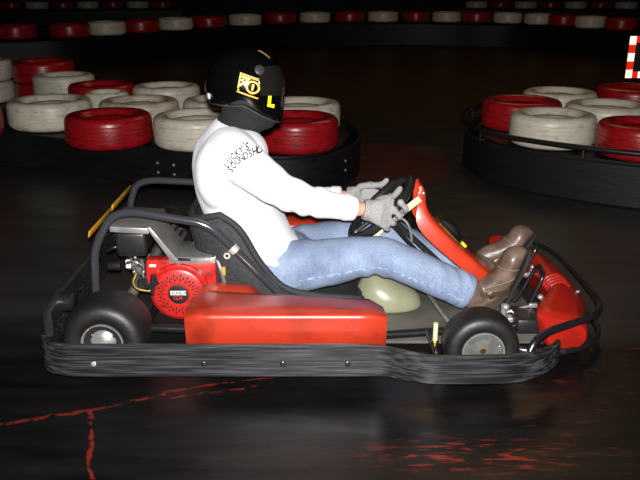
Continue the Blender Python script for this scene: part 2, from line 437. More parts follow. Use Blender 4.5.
# ------------------------------------------------------------------ barrier belts and platforms
def ribbon(path, z0, z1, th, closed=False):
    """Upright rubber belt of real thickness with rounded edges, following a plan path."""
    P = [Vector((p[0], p[1], 0)) for p in path]; rings = []
    for i, p in enumerate(P):
        t = (P[min(i + 1, len(P) - 1)] - P[max(i - 1, 0)]).normalized(); nrm = Vector((t.y, -t.x, 0))
        zs = p_z(i, z0), p_z(i, z1)
        h = th / 2; b = min(.006, th * .3)
        prof = [(-h, zs[0] + b), (-h, zs[1] - b), (-h + b, zs[1]), (h - b, zs[1]), (h, zs[1] - b), (h, zs[0] + b), (h - b, zs[0]), (-h + b, zs[0])]
        rings.append([p + nrm * a + Vector((0, 0, z)) for a, z in prof])
    return MB().rings(rings)
def p_z(i, z): return z[i] if isinstance(z, (list, tuple)) else z
lp = catmull([(-5.2, 5.75), (-3.6, 5.50), (-2.25, 5.14), (-1.85, 5.02), (-1.45, 4.80), (-.80, 4.47), (-.45, 4.36), (-.20, 4.345), (.02, 4.45), (.20, 4.72), (.265, 5.05), (.24, 5.45), (.05, 5.95), (-.35, 6.5), (-1.0, 7.0), (-2.0, 7.5), (-3.6, 7.9), (-5.2, 8.1)], 6)
bl = ribbon(lp, .004, BH, .022)
belt = tag(bl.build('barrier_belt', BELT), 'black rubber belt wrapped round the left tyre island', 'barrier belt', 'black barrier belts')
for k in (28, 29, 41, 52):
    p = lp[k]; t = (lp[k + 1] - lp[k]).normalized(); nrm = Vector((t.y, -t.x, 0))
    for z in (.10, .16) if k != 41 else (.17,):
        MB().lathe([(.001, .0), (.009, .0), (.009, .004), (.004, .007), (.001, .007)], Matrix.Translation(p + nrm * .011 + Vector((0, 0, z))) @ nrm.to_track_quat('Z', 'Y').to_matrix().to_4x4(), 12).build('bolt', STEEL, belt)
def platform(name, path, z, lab, shrink=.02):
    c = sum((Vector((p[0], p[1], 0)) for p in path), Vector()) / len(path); b = bmesh.new()
    A = [b.verts.new((p[0] + (c.x - p[0]) * shrink, p[1] + (c.y - p[1]) * shrink, .002)) for p in path]
    f = b.faces.new(A); r = bmesh.ops.extrude_face_region(b, geom=[f])
    for v in r['geom']:
        if isinstance(v, bmesh.types.BMVert): v.co.z = z
    m = MB(); m.bm.free(); m.bm = b
    tag(m.build(name, BELT), lab, kind='structure')
plp = [(-2.75, 5.32), (-2.25, 5.17), (-1.45, 4.84), (-.80, 4.51), (-.43, 4.40), (-.20, 4.385), (0, 4.48), (.165, 4.74), (.225, 5.05), (.2, 5.42), (.02, 5.9), (-.35, 6.4), (-1.0, 6.7), (-2.0, 6.98), (-2.6, 6.98), (-2.65, 6.2)]
platform('platform', plp, BH, 'low black deck inside the left island carrying its tyres')
platform('platform', [(-3.7, 7.02), (-2.3, 7.0), (-2.3, 7.42), (-3.7, 7.7)], .11, 'low black deck under the two-high stacks of the left island')

rp_ = catmull([(6.5, 3.2), (4.5, 3.3), (3.0, 3.55), (2.33, 3.82), (1.835, 4.075), (1.53, 4.26), (1.275, 4.465), (1.09, 4.69), (1.025, 4.94), (1.03, 5.25), (1.18, 5.65), (1.5, 6.05), (2.2, 6.4), (3.5, 6.7), (6.5, 6.9)], 6)
belt2 = tag(ribbon(rp_, .004, .25, .022).build('barrier_belt', BELT), 'black rubber belt wrapped round the right tyre island under the tubular rail', 'barrier belt', 'black barrier belts')
platform('platform', [(6.2, 3.4), (4.5, 3.38), (3.0, 3.62), (2.36, 3.88), (1.86, 4.13), (1.56, 4.31), (1.315, 4.50), (1.135, 4.71), (1.075, 4.95), (1.08, 5.24), (1.22, 5.62), (1.53, 6.0), (2.2, 6.33), (6.2, 6.7)], .25, 'low black deck inside the right island carrying its tyres', .006)
rr = empty('tube_rail', (1.06, 4.95, 0)); tag(rr, 'black tubular rail curving above the right island belt', 'rail')
org = Vector((1.06, 4.95, 0)); off = []
for i, p in enumerate(rp_):
    t = (rp_[min(i + 1, len(rp_) - 1)] - rp_[max(i - 1, 0)]).normalized(); off.append(Vector((p.x - t.y * -.030, p.y - t.x * .030, .325)))
cen = Vector((3.5, 5.1, 0))
if (off[48].xy - cen.xy).length < (rp_[48].xy - cen.xy).length: off = [Vector((2 * p.x - o.x, 2 * p.y - o.y, o.z)) for p, o in zip(rp_, off)]
MB().tube([o - org for o in off], .0165, 12).build('rail_tube', BLACKTUBE, rr)
for k in (16, 30, 44, 60, 70):
    MB().tube([off[k] - org, Vector((off[k].x, off[k].y, .262)) - org, Vector((rp_[k].x, rp_[k].y, .2595)) - org], .008, 8).build('bracket', BLACKTUBE, rr)

fp = [(x, y - .42) for x, y, c in far]; fp = [(-6.5, 9.3)] + fp + [(6.6, 11.2), (7.2, 10.4)]
fcur = catmull(fp, 4)
tag(ribbon(fcur, .004, .40, .025).build('barrier_belt', BELT), 'long black barrier belt under the far row of tyres', 'barrier belt', 'black barrier belts')
fb = [(x, y + .36) for x, y, c in far]
tag(ribbon(catmull([(x, y) for x, y, c in far], 3), .004, .405, .5).build('platform', BELT), 'low black deck carrying the far row of tyres', kind='structure')
for xs in ([(-10.0, 21.3), (-7.2, 21.75), (-4.0, 22.3)], [(4.0, 22.3), (6.9, 21.85), (9.8, 21.4)]):
    side = 'left' if xs[0][0] < 0 else 'right'
    tag(ribbon(catmull(xs, 6), .004, .40, .025).build('barrier_belt', BELT), 'black barrier belt under the rearmost row at the top %s' % side, 'barrier belt', 'black barrier belts')
    tag(ribbon(catmull([(x, y + .38) for x, y in xs], 6), .004, .405, .5).build('platform', BELT), 'low black deck carrying the rearmost row at the top %s' % side, kind='structure')

# ------------------------------------------------------------------ striped marker board beyond the right island
sb = empty('marker_board', (3.545, 8.3, 0)); tag(sb, 'square reflective board with red and white striped border beyond the right island', 'sign')
LW = mat('white_stripe_flash_glow', (.85, .8, .7), .5, emit=((1, .9, .72), 1.0)); LR = mat('red_stripe_flash_glow', (.7, .01, .01), .5, emit=((1, .02, .01), .62))  # emission stands in for flash thrown back by the reflective stripes
s = .44
MB().box((0, .02, .44), (s, .03, s), .004).build('board', BLACKP, sb)
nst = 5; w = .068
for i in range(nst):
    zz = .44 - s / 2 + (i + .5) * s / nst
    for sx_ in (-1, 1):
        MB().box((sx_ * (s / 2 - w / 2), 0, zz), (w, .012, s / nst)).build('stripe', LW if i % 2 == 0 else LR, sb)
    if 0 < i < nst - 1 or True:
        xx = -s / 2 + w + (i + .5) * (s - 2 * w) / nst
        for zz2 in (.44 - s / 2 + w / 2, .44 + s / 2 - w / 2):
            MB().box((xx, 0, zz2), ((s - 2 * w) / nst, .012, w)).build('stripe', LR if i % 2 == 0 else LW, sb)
for sx_ in (-1, 1): MB().box((sx_ * .17, .02, .1), (.03, .03, .2)).build('leg', BLACKP, sb)

# ================================================================== go-kart (x forward, -y towards the viewer)
kart = empty('go_kart', (0, 2.72, 0)); tag(kart, 'red and black rental go-kart with side pod, chrome hoops and exposed engine', 'go-kart')
V = Vector

# chassis rails
c = MB()
for s in (-1, 1):
    c.tube(bendpath([(-.82, s * .30, .075), (-.45, s * .32, .07), (.15, s * .36, .062), (.45, s * .315, .062), (.80, s * .275, .07), (.84, s * .1, .07)], .1), .015)
for x in (-.62, -.30): c.tube([(x, -.30, .066), (x, .30, .066)], .013)
for s in (-1, 1): c.tube([(.517, s * .30, .075), (.517, s * .45, .10)], .016)
c.build('chassis_frame', BLACKTUBE, kart)
MB().prism([(-.15, .018), (.80, .018), (.82, .028), (-.15, .028)], -.33, .33, .003).build('floor_tray', TRAY, kart)
for s in (-1, 1):
    MB().tube(bendpath([(-.36, s * .36, .062), (-.36, s * .60, .052), (.13, s * .60, .052), (.14, s * .36, .062)], .05), .013).build('side_bar', CHROME if s < 0 else DARKTUBE, kart)

# wrap-around black band
band = catmull([(-.905, .0), (-.905, -.30), (-.895, -.50), (-.862, -.60), (-.80, -.638), (-.70, -.645), (-.40, -.645), (-.10, -.645), (.12, -.645), (.20, -.650), (.275, -.680), (.335, -.70), (.40, -.702), (.52, -.70), (.60, -.692), (.665, -.668), (.725, -.618), (.755, -.58)], 5)
z1 = []; z0 = []
for p in band:
    t = min(1, max(0, (p.x - .10) / .2)); u = min(1, max(0, (p.x - .62) / .18))
    z1.append(.178 - .008 * t - .012 * u); z0.append(.066 + .006 * t + .012 * u)
for s, nm in ((1, 'near'), (-1, 'far')):
    pb = [(p.x, p.y * s) for p in band if s == 1 or p.x < .2]
    b = ribbon(pb, z0, z1, .020).build('bumper_band', BAND, kart)
    if s == 1:
        for x in (-.70, -.36, -.115, .085):
            y = -.656
            MB().lathe([(.001, .0), (.0085, .0), (.0085, .004), (.005, .006), (.001, .006)], Matrix.Translation((x, y + .002, .115)) @ Matrix.Rotation(PI / 2, 4, 'X'), 12).build('bolt', STEEL if x < -.5 else BLACKTUBE, b)
# rear panel of the bumper: tall moulded plastic with round openings
b = MB()
yy = [-.575, -.50, -.36, -.18, 0, .18, .36, .50, .575]
xx = [-.855, -.885, -.90, -.905, -.905, -.905, -.90, -.885, -.855]
ztop = [.175, .225, .228, .222, .22, .222, .228, .225, .175]
rings = []
for x, y, z in zip(xx, yy, ztop):
    rings.append([V((x - .012, y, .168)), V((x - .016, y, z - .008)), V((x - .008, y, z)), V((x + .004, y, z)), V((x + .012, y, z - .008)), V((x + .016, y, .168))])
b.rings(rings); rb = b.build('rear_bumper', mat('worn_bumper_plastic', (.020, .020, .020), .4, var=.4, scale=12, bump=.2, bscale=20), kart)
for y in (-.36, .36):
    MB().lathe([(.001, 0), (.026, 0), (.034, .006), (.034, .05), (.026, .055), (.001, .055)], Matrix.Translation((-.895, y, .195)) @ Matrix.Rotation(PI / 2, 4, 'Y'), 18).build('bumper_mount', BLACKTUBE, rb)

# wheels
def wheel(x, y, R, w, side, front, steer=0):
    root = None
    M = Matrix.Translation((x, y, R + .001)) @ Matrix.Rotation(steer, 4, 'Z') @ Matrix.Rotation(PI / 2 * (1 if side < 0 else -1), 4, 'X')   # +h faces outward
    h = w / 2; rr_ = R * (.56 if front else .50)
    prof = [(rr_ * .96, h * .72), (rr_, h * .86), (rr_ * 1.12, h * .97), (R * .74, h * 1.0), (R * .86, h * .95), (R * .945, h * .82), (R * .985, h * .6), (R, h * .3), (R, -h * .3), (R * .985, -h * .6), (R * .945, -h * .82), (R * .86, -h * .95), (R * .74, -h), (rr_ * 1.12, -h * .97), (rr_, -h * .86), (rr_ * .96, -h * .72)]
    t = MB().lathe(prof, M, 56, closed=True).build('wheel', RUBBER, kart, 60)
    rim = [(rr_ * .965, h * .74), (rr_ * 1.0, h * .9), (rr_ * .97, h * .93), (rr_ * .90, h * .84), (rr_ * .86, h * .62), (rr_ * .80, h * .36), (rr_ * .5, h * .30), (rr_ * .40, h * .34), (rr_ * .36, h * .5), (rr_ * .22, h * .52), (rr_ * .20, h * .40), (.001, h * .40), (.001, -h * .3), (rr_ * .8, -h * .4), (rr_ * .95, -h * .74)]
    if not front:
        rim = [(rr_ * .965, h * .74), (rr_ * 1.0, h * .9), (rr_ * .97, h * .93), (rr_ * .92, h * .84), (rr_ * .86, h * .60), (rr_ * .66, h * .60), (rr_ * .50, h * .70), (rr_ * .34, h * .82), (rr_ * .20, h * .86), (.001, h * .86), (.001, -h * .3), (rr_ * .8, -h * .4), (rr_ * .95, -h * .74)]
    rm = MB().lathe(rim, M, 40).build('rim', mat('rim_alloy', (.16, .158, .15), .42, .35, var=.4, scale=40) if front else DARKTUBE, t)
    MB().lathe([(rr_ * .90, h * .86), (rr_ * .95, h * .95), (rr_ * 1.0, h * .95), (rr_ * 1.01, h * .88), (rr_ * .97, h * .80)], M, 40, closed=True).build('rim_lip', STEEL, rm)
    if not front: MB().lathe([(.001, h * .60), (rr_ * .74, h * .60), (rr_ * .72, h * .66), (rr_ * .55, h * .78), (rr_ * .34, h * .90), (.001, h * .92)], M, 32).build('hub_dome', STEEL, rm)
    else:
        b = MB()
        for k in range(3):
            a = 2 * PI * k / 3 + .3; b.tube([M @ Vector((0, 0, h * .46)), M @ Vector((rr_ * .84 * math.cos(a), rr_ * .84 * math.sin(a), h * .62))], .008, 8)
        b.build('rim_spoke', STEEL, rm)
    for k in range(4 if front else 3):
        a = 2 * PI * k / (4 if front else 3) + .5; r_ = rr_ * .6
        MB().lathe([(.001, 0), (.007, 0), (.007, .008), (.003, .011), (.001, .011)], M @ Matrix.Translation((r_ * math.cos(a), r_ * math.sin(a), h * (.34 if front else .66))), 6).build('wheel_nut', BRASS if k == 1 else DARKTUBE, rm)
    if front: MB().lathe([(.001, 0), (.014, 0), (.014, .01), (.008, .02), (.001, .02)], M @ Matrix.Translation((0, 0, h * .50)), 16).build('hub_cap', BRASS, rm)
    else: MB().lathe([(rr_ * .3, h * .9), (rr_ * .34, h * .92), (rr_ * .34, h * .84), (rr_ * .3, h * .84)], M, 24, closed=True).build('hub_ring', STEEL, rm)
    return t
for s in (-1, 1):
    wheel(-.697, s * .480, .135, .18, s, False)
    wheel(.517, s * (.540 if s < 0 else .50), .121, .12, s, True, .02)
MB().tube([(-.697, -.375, .136), (-.697, .375, .136)], .02).build('rear_axle', STEEL, kart)
for s in (-1, 1):
    b = MB(); b.tube([(.527, s * .44, .128), (.527, s * .475, .128)], .014); b.tube([(.50, s * .42, .06), (.50, s * .42, .17)], .011); b.box((.50, s * .42, .115), (.04, .03, .075), .005)
    b.build('stub_axle', DARKTUBE, kart)
    MB().tube(bendpath([(.50, s * .42, .10), (.46, s * .30, .085), (.42, s * .04, .085)], .02), .007).build('tie_rod', STEEL, kart)
# bumper stay in front of the pod: pale sleeve with a brass nut
b = MB(); b.tube([(.378, -.50, .10), (.378, -.50, .180)], .008, 14); st = b.build('bumper_stay', IVORY, kart)
MB().lathe([(.001, .0), (.016, 0), (.018, .006), (.016, .012), (.018, .018), (.012, .026), (.001, .026)], Matrix.Translation((.378, -.50, .100)) @ Matrix.Scale(.75, 4), 14).build('stay_nut', BRASS, st)
MB().tube([(.378, -.345, .075), (.378, -.62, .09)], .010).build('stay_tube', BLACKTUBE, kart)

# side pods
def pod(s):
    secs = []                                    # x stations; section points (y, z) going round
    n = 14
    for i in range(n + 1):
        f = i / n; x = -.425 + f * .635
        e = 1.0
        ed = min(f, 1 - f) * .635                # rounded ends
        q = 0 if ed > .03 else (1 - math.sqrt(max(0, 1 - (1 - ed / .03) ** 2))) * .018
        up = .012 * (1 - f)                     # top falls a little towards the front
        zt_ = .250; zi = .226 + up
        bk = .256 - .034 * f
        sec = [(-.575 + q, .10 + q), (-.590 + q, .112 + q), (-.598 + q, .18), (-.606 + q, .243 - q), (-.603 + q, .253 - q), (-.594 + q, .259 - q), (-.52, (.259 + bk) / 2 + .004 - q), (-.43, bk + .003 - q), (-.395 - q, bk - .004 - q), (-.384 - q, bk - .024 - q), (-.382 - q, .12 + q), (-.395 - q, .10 + q)]
        secs.append([V((x + .0, y * (1 if s < 0 else -1), z)) for y, z in sec])
    o = MB().rings(secs).build('side_pod', mat('scuffed_pod_plastic', (.33, .025, .009), .36, var=.45, scale=8, bump=.08, bscale=40, detail=7, sharp=(.28, .52)), kart, 50)
    return o
pod(-1); pod(1)
# second, inner red shell seen behind the near pod
MB().prism([(-.43, .17), (-.42, .222), (-.36, .232), (-.24, .222), (-.20, .18), (-.20, .15)], -.36, -.27, .01).build('inner_guard', RED, kart)

# hoops
near = bendpath([(-.80, -.27, .075), (-.785, -.27, .355), (-.715, -.27, .475), (-.645, -.27, .490), (-.385, -.27, .445), (-.26, -.265, .31), (-.08, -.26, .11)], .055, 6)
hp = MB().tube(near, .0145, 14).build('roll_hoop', CHROME, kart)
farh = bendpath([(-.80, .30, .075), (-.80, .30, .34), (-.765, .30, .435), (-.70, .30, .452), (-.50, .30, .442), (-.36, .29, .40), (-.08, .26, .11)], .05, 6)
MB().tube(farh, .0145, 14).build('roll_hoop', CHROME, kart)
b = MB().lathe([(.015, -.011), (.019, -.011), (.019, .011), (.015, .011)], Matrix.Translation((-.300, -.267, .352)) @ (V((.13, 0, -.145)).to_track_quat('Z', 'Y').to_matrix().to_4x4()), 18, closed=True)
b.add(MB().lathe([(.006, -.003), (.012, -.003), (.012, .003), (.006, .003)], Matrix.Translation((-.322, -.284, .334)) @ Matrix.Rotation(PI / 2, 4, 'X'), 14, closed=True).bm)
b.build('hoop_clamp', mat('zinc_clamp', (.5, .48, .42), .4, .4), kart)
# amber cross strip between the two hoops at the back
b = MB().prism([(-.803, .396), (-.797, .396), (-.791, .418), (-.797, .420)], -.27, .02, .002)
b.prism([(-.800, .402), (-.794, .402), (-.787, .426), (-.793, .428)], .02, .31, .002)
b.build('cross_strip', GOLD, kart)

# seat: bucket shell
st_ = [((-.476, .430), (-.348, .462), .221), ((-.484, .385), (-.285, .412), .224), ((-.462, .28), (-.228, .315), .226), ((-.415, .15), (-.175, .235), .228), ((-.29, .066), (-.115, .183), .228), ((-.06, .052), (-.01, .160), .226), ((.10, .060), (.12, .145), .216), ((.15, .095), (.152, .140), .206)]
def seat_ring(bt, rm, hw, inset):
    pts = []; m = 18
    for k in range(m + 1):
        a = -PI / 2 + PI * k / m
        y = math.copysign(abs(math.sin(a)) ** .55, math.sin(a)) * (hw - inset)
        f = abs(math.cos(a)) ** .75
        B = V((bt[0], 0, bt[1])); Rm = V((rm[0], 0, rm[1]))
        d = (Rm - B).normalized()
        p = Rm + (B + d * inset - Rm) * f
        pts.append(V((p.x, y, p.z)))
    return pts
bt = catmull([V((a[0][0], 0, a[0][1])) for a in st_], 4); rmv = catmull([V((a[1][0], 0, a[1][1])) for a in st_], 4); hwv = catmull([V((a[2], 0, 0)) for a in st_], 4)
rings = []; rim_l = []; rim_r = []
for B, R_, h_ in zip(bt, rmv, hwv):
    o_ = seat_ring((B.x, B.z), (R_.x, R_.z), h_.x, 0); i_ = seat_ring((B.x, B.z), (R_.x, R_.z), h_.x, .008)
    rings.append(o_ + i_[::-1]); rim_l.append(o_[0]); rim_r.append(o_[-1])
top_mid = seat_ring((bt[0].x, bt[0].z), (rmv[0].x, rmv[0].z), hwv[0].x, .004); fr_mid = seat_ring((bt[-1].x, bt[-1].z), (rmv[-1].x, rmv[-1].z), hwv[-1].x, .004)
seat = MB().rings(rings).build('seat', SEAT, kart, 50)
loop = rim_l + fr_mid[1:-1] + rim_r[::-1] + top_mid[::-1][1:-1]
MB().tube([p + noise.noise_vector(p * 14) * .003 for p in loop], .0125, 10, closed=True).build('seat_rim', FOAM, seat)

# fuel tank between the legs
b = MB()
b.limb([(V((.268, -.02, .032)), V((.115, 0, 0)), V((0, .075, 0))), (V((.268, -.02, .038)), V((.130, 0, 0)), V((0, .09, 0))), (V((.262, -.02, .08)), V((.122, 0, 0)), V((0, .088, 0))), (V((.240, -.02, .118)), V((.092, 0, 0)), V((0, .072, 0))), (V((.220, -.02, .150)), V((.055, 0, 0)), V((0, .045, 0))), (V((.212, -.02, .166)), V((.032, 0, 0)), V((0, .03, 0)))], 24, 4)
tk = b.build('fuel_tank', TANK, kart, 60)
MB().lathe([(.001, 0), (.028, 0), (.028, .016), (.024, .02), (.001, .02)], Matrix.Translation((.212, -.02, .166)), 18).build('tank_cap', BLACKP, tk)

# engine
eng = MB().box((-.50, -.06, .15), (.20, .22, .19), .012).build('engine', mat('engine_grey', (.08, .08, .08), .45, .6, var=.4, scale=30), kart)
b = MB(); sh = []                                  # red fan shroud: rounded plate with a bulged round housing
sh = [(-.622, .292), (-.628, .225), (-.615, .175), (-.60, .13), (-.565, .085), (-.52, .068), (-.47, .072), (-.40, .085), (-.375, .13), (-.372, .27), (-.385, .294)]
b.prism(sh, -.215, -.165, .008)
shroud = b.build('fan_shroud', ENGRED, eng)
cx, cz = -.507, .172
Mf = Matrix.Translation((cx, -.2151, cz)) @ Matrix.Rotation(PI / 2, 4, 'X')
MB().lathe([(.001, 0), (.108, 0), (.106, .010), (.096, .016), (.092, .026), (.084, .030), (.040, .032), (.036, .028), (.001, .028)], Mf, 48).build('recoil_starter', ENGRED, eng)
g = MB()
for k in range(36):
    a = 2 * PI * k / 36
    for r in (.072, .056) if k % 2 == 0 else (.064,):
        g.add_ = None
        b2 = bmesh.new(); bmesh.ops.create_cube(b2, size=1)
        g.add(b2, Mf @ Matrix.Rotation(a, 4, 'Z') @ Matrix.Translation((r, 0, .0305)) @ Matrix.Diagonal((.011, .0045, .003, 1)))
g.build('starter_slots', BLACKP, eng)
MB().lathe([(.001, .028), (.035, .028), (.0365, .033), (.033, .034), (.001, .034)], Mf, 32).build('starter_hub', BLACKP, eng)
MB().box((cx, -.2151 - .0348, cz + .007), (.056, .002, .016), .0006).build('badge', WHITEP, eng)
flat_obj('badge_lettering', text_bm([('HONDA', .0165, cx, cz + .0068, 0, 1.0)], 0, .0006), PRINT, eng).location = (0, -.2151 - .0364, 0)
flat_obj('hub_lettering', text_bm([('GX', .020, cx - .002, cz - .013, 0, 1.25)], 0), mat('red_print', (.6, .02, .02), .5), eng).location = (0, -.2151 - .0345, 0)
flat_obj('shroud_mark', polys_bm([[(-.612, .266), (-.588, .266), (-.586, .276), (-.610, .276)]], 0), WHITEP, eng).location = (0, -.2160, 0)
for x, z in ((-.575, .245), (-.43, .245), (-.505, .285), (-.585, .13)):
    MB().lathe([(.001, 0), (.010, 0), (.010, .005), (.006, .009), (.001, .009)], Matrix.Translation((x, -.2165, z)) @ Matrix.Rotation(PI / 2, 4, 'X'), 8).build('bolt', STEEL, eng)
# black starter pull / throttle knob left of the fan
b = MB(); b.tube(catmull([(-.625, -.235, .195), (-.60, -.240, .205), (-.575, -.240, .222)], 4), .011, 10); b.tube([(-.60, -.236, .165), (-.60, -.240, .205), (-.592, -.24, .245)], .010, 10); b.tube([(-.60, -.225, .20), (-.555, -.24, .19)], .007, 8)
b.build('starter_grip', BLACKP, eng)
# air filter box on the rear side
b = MB().box((-.672, -.13, .352), (.112, .17, .088), .016, seg=3)
b.box((-.672, -.13, .309), (.098, .15, .016), .006)
fil = b.build('air_filter', BLACKP, eng)
b = MB().lathe([(.001, 0), (.016, 0), (.016, .04), (.012, .045), (.001, .045)], Matrix.Translation((-.72, -.19, .26)) @ Matrix.Rotation(-PI / 2, 4, 'Y'), 14); b.tube(catmull([(-.70, -.17, .33), (-.74, -.19, .33), (-.77, -.17, .31)], 4), .006, 8)
b.build('breather', BLACKP, eng)
# carburettor cluster
b = MB(); b.box((-.685, -.175, .270), (.02, .04, .045), .003); b.box((-.655, -.18, .255), (.045, .05, .05), .006); b.lathe([(.001, 0), (.012, 0), (.012, .03), (.001, .03)], Matrix.Translation((-.648, -.2, .262)) @ Matrix.Rotation(PI / 2, 4, 'X'), 12)
b.tube(catmull([(-.69, -.215, .282), (-.66, -.225, .29), (-.63, -.225, .275)], 4), .005, 8); b.tube([(-.64, -.2, .22), (-.64, -.2, .29)], .006, 8)
carb = b.build('carburettor', mat('carburettor_alloy', (.35, .35, .34), .35, .8, col2=(.03, .03, .03), scale=50, sharp=(.42, .52)), eng)
for z in (.262, .280): MB().box((-.690, -.198, z), (.017, .01, .013), .002).build('throttle_plate', WHITEP, carb)
for (x, z) in ((-.66, .30), (-.635, .245), (-.668, .245)): MB().ell((x, -.212, z), (.006, .005, .006), u=8, v=6).build('screw', STEEL, carb)
MB().tube(catmull([(-.665, -.20, .235), (-.675, -.215, .205), (-.66, -.215, .18), (-.62, -.20, .165)], 5), .0065, 8).build('fuel_hose', BRASS, eng)
MB().lathe([(.001, 0), (.030, 0), (.030, .05), (.024, .055), (.001, .055)], Matrix.Translation((-.635, -.15, .195)) @ Matrix.Rotation(PI / 2, 4, 'X'), 18).build('drain_housing', BLACKP, eng)
# guards: three bent plates with bright folded lips
g1 = MB().box((-.665, -.115, .418), (.155, .24, .006), .001, rot=(0, .06, 0)); top_g = g1.build('heat_shield', SHIELD, eng)
MB().box((-.665, -.237, .412), (.135, .006, .020), .001, rot=(0, .06, 0)).build('shield_lip', STEEL, top_g)
d = V((.085, 0, -.115)); ang = math.atan2(.115, .085)
g2 = MB().box((-.560, -.115, .362), (.138, .25, .006), .001, rot=(0, ang, 0)); sl = g2.build('heat_shield', SHIELD, eng)
MB().prism([(-.604, .424), (-.592, .424), (-.500, .302), (-.528, .302)], -.246, -.240, .001).build('shield_lip', STEEL, sl)
for k in range(4):
    y = .0 - .0; MB().box((-.572 + k * .016 + .012, -.02, .3815 - k * .0215 - .011), (.010, .075, .003), 0, rot=(0, ang, 0)).build('slot', BLACKP, sl)
g3 = MB().box((-.460, -.14, .304), (.150, .17, .006), .001); fl_ = g3.build('heat_shield', SHIELD, eng)
b = MB().box((-.455, -.222, .294), (.165, .006, .022), .001); b.build('shield_lip', STEEL, fl_)
MB().box((-.482, -.2265, .298), (.045, .003, .010), .001).build('slot', BLACKP, fl_)
b = MB()
for x in (-.47, -.415): b.ell((x, -.08, .309), (.005, .005, .004), u=8, v=6)
b.build('rivets', STEEL, fl_)
# spark plug end and cables on the front of the engine
b = MB(); b.ell((-.382, -.19, .318), (.008, .008, .009)); b.ell((-.374, -.20, .300), (.008, .008, .011)); b.tube([(-.380, -.195, .332), (-.376, -.195, .28)], .004, 8)
b.build('cable_clamp', STEEL, eng)
b = MB().tube(catmull([(-.37, -.2, .29), (-.355, -.215, .25), (-.345, -.21, .20)], 4), .007, 8); b.build('throttle_cable', STEEL, eng)
MB().box((-.345, -.215, .250), (.013, .012, .032), .003).build('kill_switch', mat('mustard_plastic', (.45, .27, .02), .5), eng)
MB().prism([(-.46, .05), (-.43, .05), (-.405, .085), (-.42, .09)], -.30, -.28, .003).build('engine_mount', mat('dull_red_mount', (.22, .02, .02), .5), eng)

# steering column, wheel, fairing
WC = V((.230, 0, .420)); U_ = V((.7071, 0, .7071)); W_ = V((-.7071, 0, .7071)); RW = .150
b = MB().tube([WC + W_ * 0 - W_ * .012, V((.62, 0, .055))], .011, 10); col_ = b.build('steering_column', DARKTUBE, kart)
b = MB().tube([V((.27, -.055, .375)), V((.47, -.05, .15)), V((.50, -.05, .06))], .008, 8); b.build('column_support', BLACKTUBE, kart)
MB().tube(catmull([(.295, -.03, .40), (.33, -.045, .37), (.345, -.05, .31), (.33, -.05, .27), (.36, -.04, .20)], 6), .005, 8).build('brake_cable', mat('grey_cable', (.12, .13, .11), .5), kart)
sw = MB().tube([WC + U_ * RW * math.cos(a) + V((0, RW, 0)) * math.sin(a) for a in [2 * PI * k / 48 for k in range(48)]], .0180, 12, closed=True).build('steering_wheel', mat('black_wheel_grip', (.010, .010, .011), .45, bump=.25, bscale=120), kart)
b = MB()
for a in (0, PI - .6, PI + .6):
    e = U_ * math.cos(a + PI) + V((0, math.sin(a + PI), 0)); b.tube([WC - W_ * .01, WC + e * (RW - .012)], .010, 8)
b.build('spoke', DARKTUBE, sw)
MB().lathe([(.001, -.014), (.034, -.014), (.036, -.006), (.030, .004), (.001, .006)], Matrix.Translation(WC) @ W_.to_track_quat('Z', 'Y').to_matrix().to_4x4(), 24).build('wheel_hub', BLACKP, sw)
# pale bracket running from the column to the top of the fairing
b = MB(); p0, p1 = V((.175, -.03, .318)), V((.366, -.080, .482)); dd = (p1 - p0).normalized()
q0 = V((.262, -.082, .395))
b.box((q0 + p1) / 2, ((p1 - q0).length, .005, .024), .001, rot=(0, -math.atan2(p1.z - q0.z, p1.x - q0.x), 0))
b.build('fairing_bracket', IVORY, kart)
b = MB().box((.215, -.045, .335), (.05, .006, .026), .001, rot=(0, -.9, 0)); b.build('column_bracket', IVORY, kart)

# steering fairing: channel-shaped red board leaning down to the pedals
prof = [(.374, .524), (.384, .508), (.390, .485), (.394, .450), (.412, .408), (.47, .345), (.56, .262), (.635, .195), (.668, .172)]
hw = [.055, .062, .066, .070, .086, .098, .102, .100, .096]
dep = [.010, .024, .030, .036, .060, .060, .055, .050, .030]
P = catmull([V((x, 0, z)) for x, z in prof], 4); HW = [v.x for v in catmull([V((h, 0, 0)) for h in hw], 4)]; DP = [v.x for v in catmull([V((h, 0, 0)) for h in dep], 4)]
rings = []
for i, p in enumerate(P):
    t = (P[min(i + 1, len(P) - 1)] - P[max(i - 1, 0)]).normalized(); nn = V((-t.z, 0, t.x)) if t.x * 1 > 0 else V((-t.z, 0, t.x))
    if nn.x < 0: nn = -nn                       # outward: forward and up
    w_, d_ = HW[i], DP[i]; q = min(.016, d_ * .4); th = .005
    outl = [(-w_, -d_), (-w_, -q), (-w_ + q * .3, -q * .3), (-w_ + q, 0), (w_ - q, 0), (w_ - q * .3, -q * .3), (w_, -q), (w_, -d_)]
    inl = [(w_ - th, -d_), (w_ - th, -q), (w_ - q, -th), (-w_ + q, -th), (-w_ + th, -q), (-w_ + th, -d_)]
    rings.append([p + V((0, a, 0)) + nn * c_ for a, c_ in outl + inl])
fair = MB().rings(rings).build('steering_fairing', RED, kart, 45)
b = MB(); t = V((.56 - .412, 0, .262 - .412)).normalized(); nn = V((-t.z, 0, t.x))
mid = V((.490, 0, .327)) + nn * .004
b.box(mid, (.135, .125, .004), .001, rot=(0, math.atan2(-t.z, t.x), 0)); b.build('fairing_plate', mat('brown_gold_plate', (.20, .11, .02), .3, col2=(.05, .03, .015), scale=14, sharp=(.4, .55)), fair)
b = MB(); b.box(V((.535, -.045, .283)) + nn * .012, (.025, .02, .012), .003, rot=(0, math.atan2(-t.z, t.x), 0)); b.build('plate_clip', mat('yellow_clip', (.7, .5, .02), .4), fair)
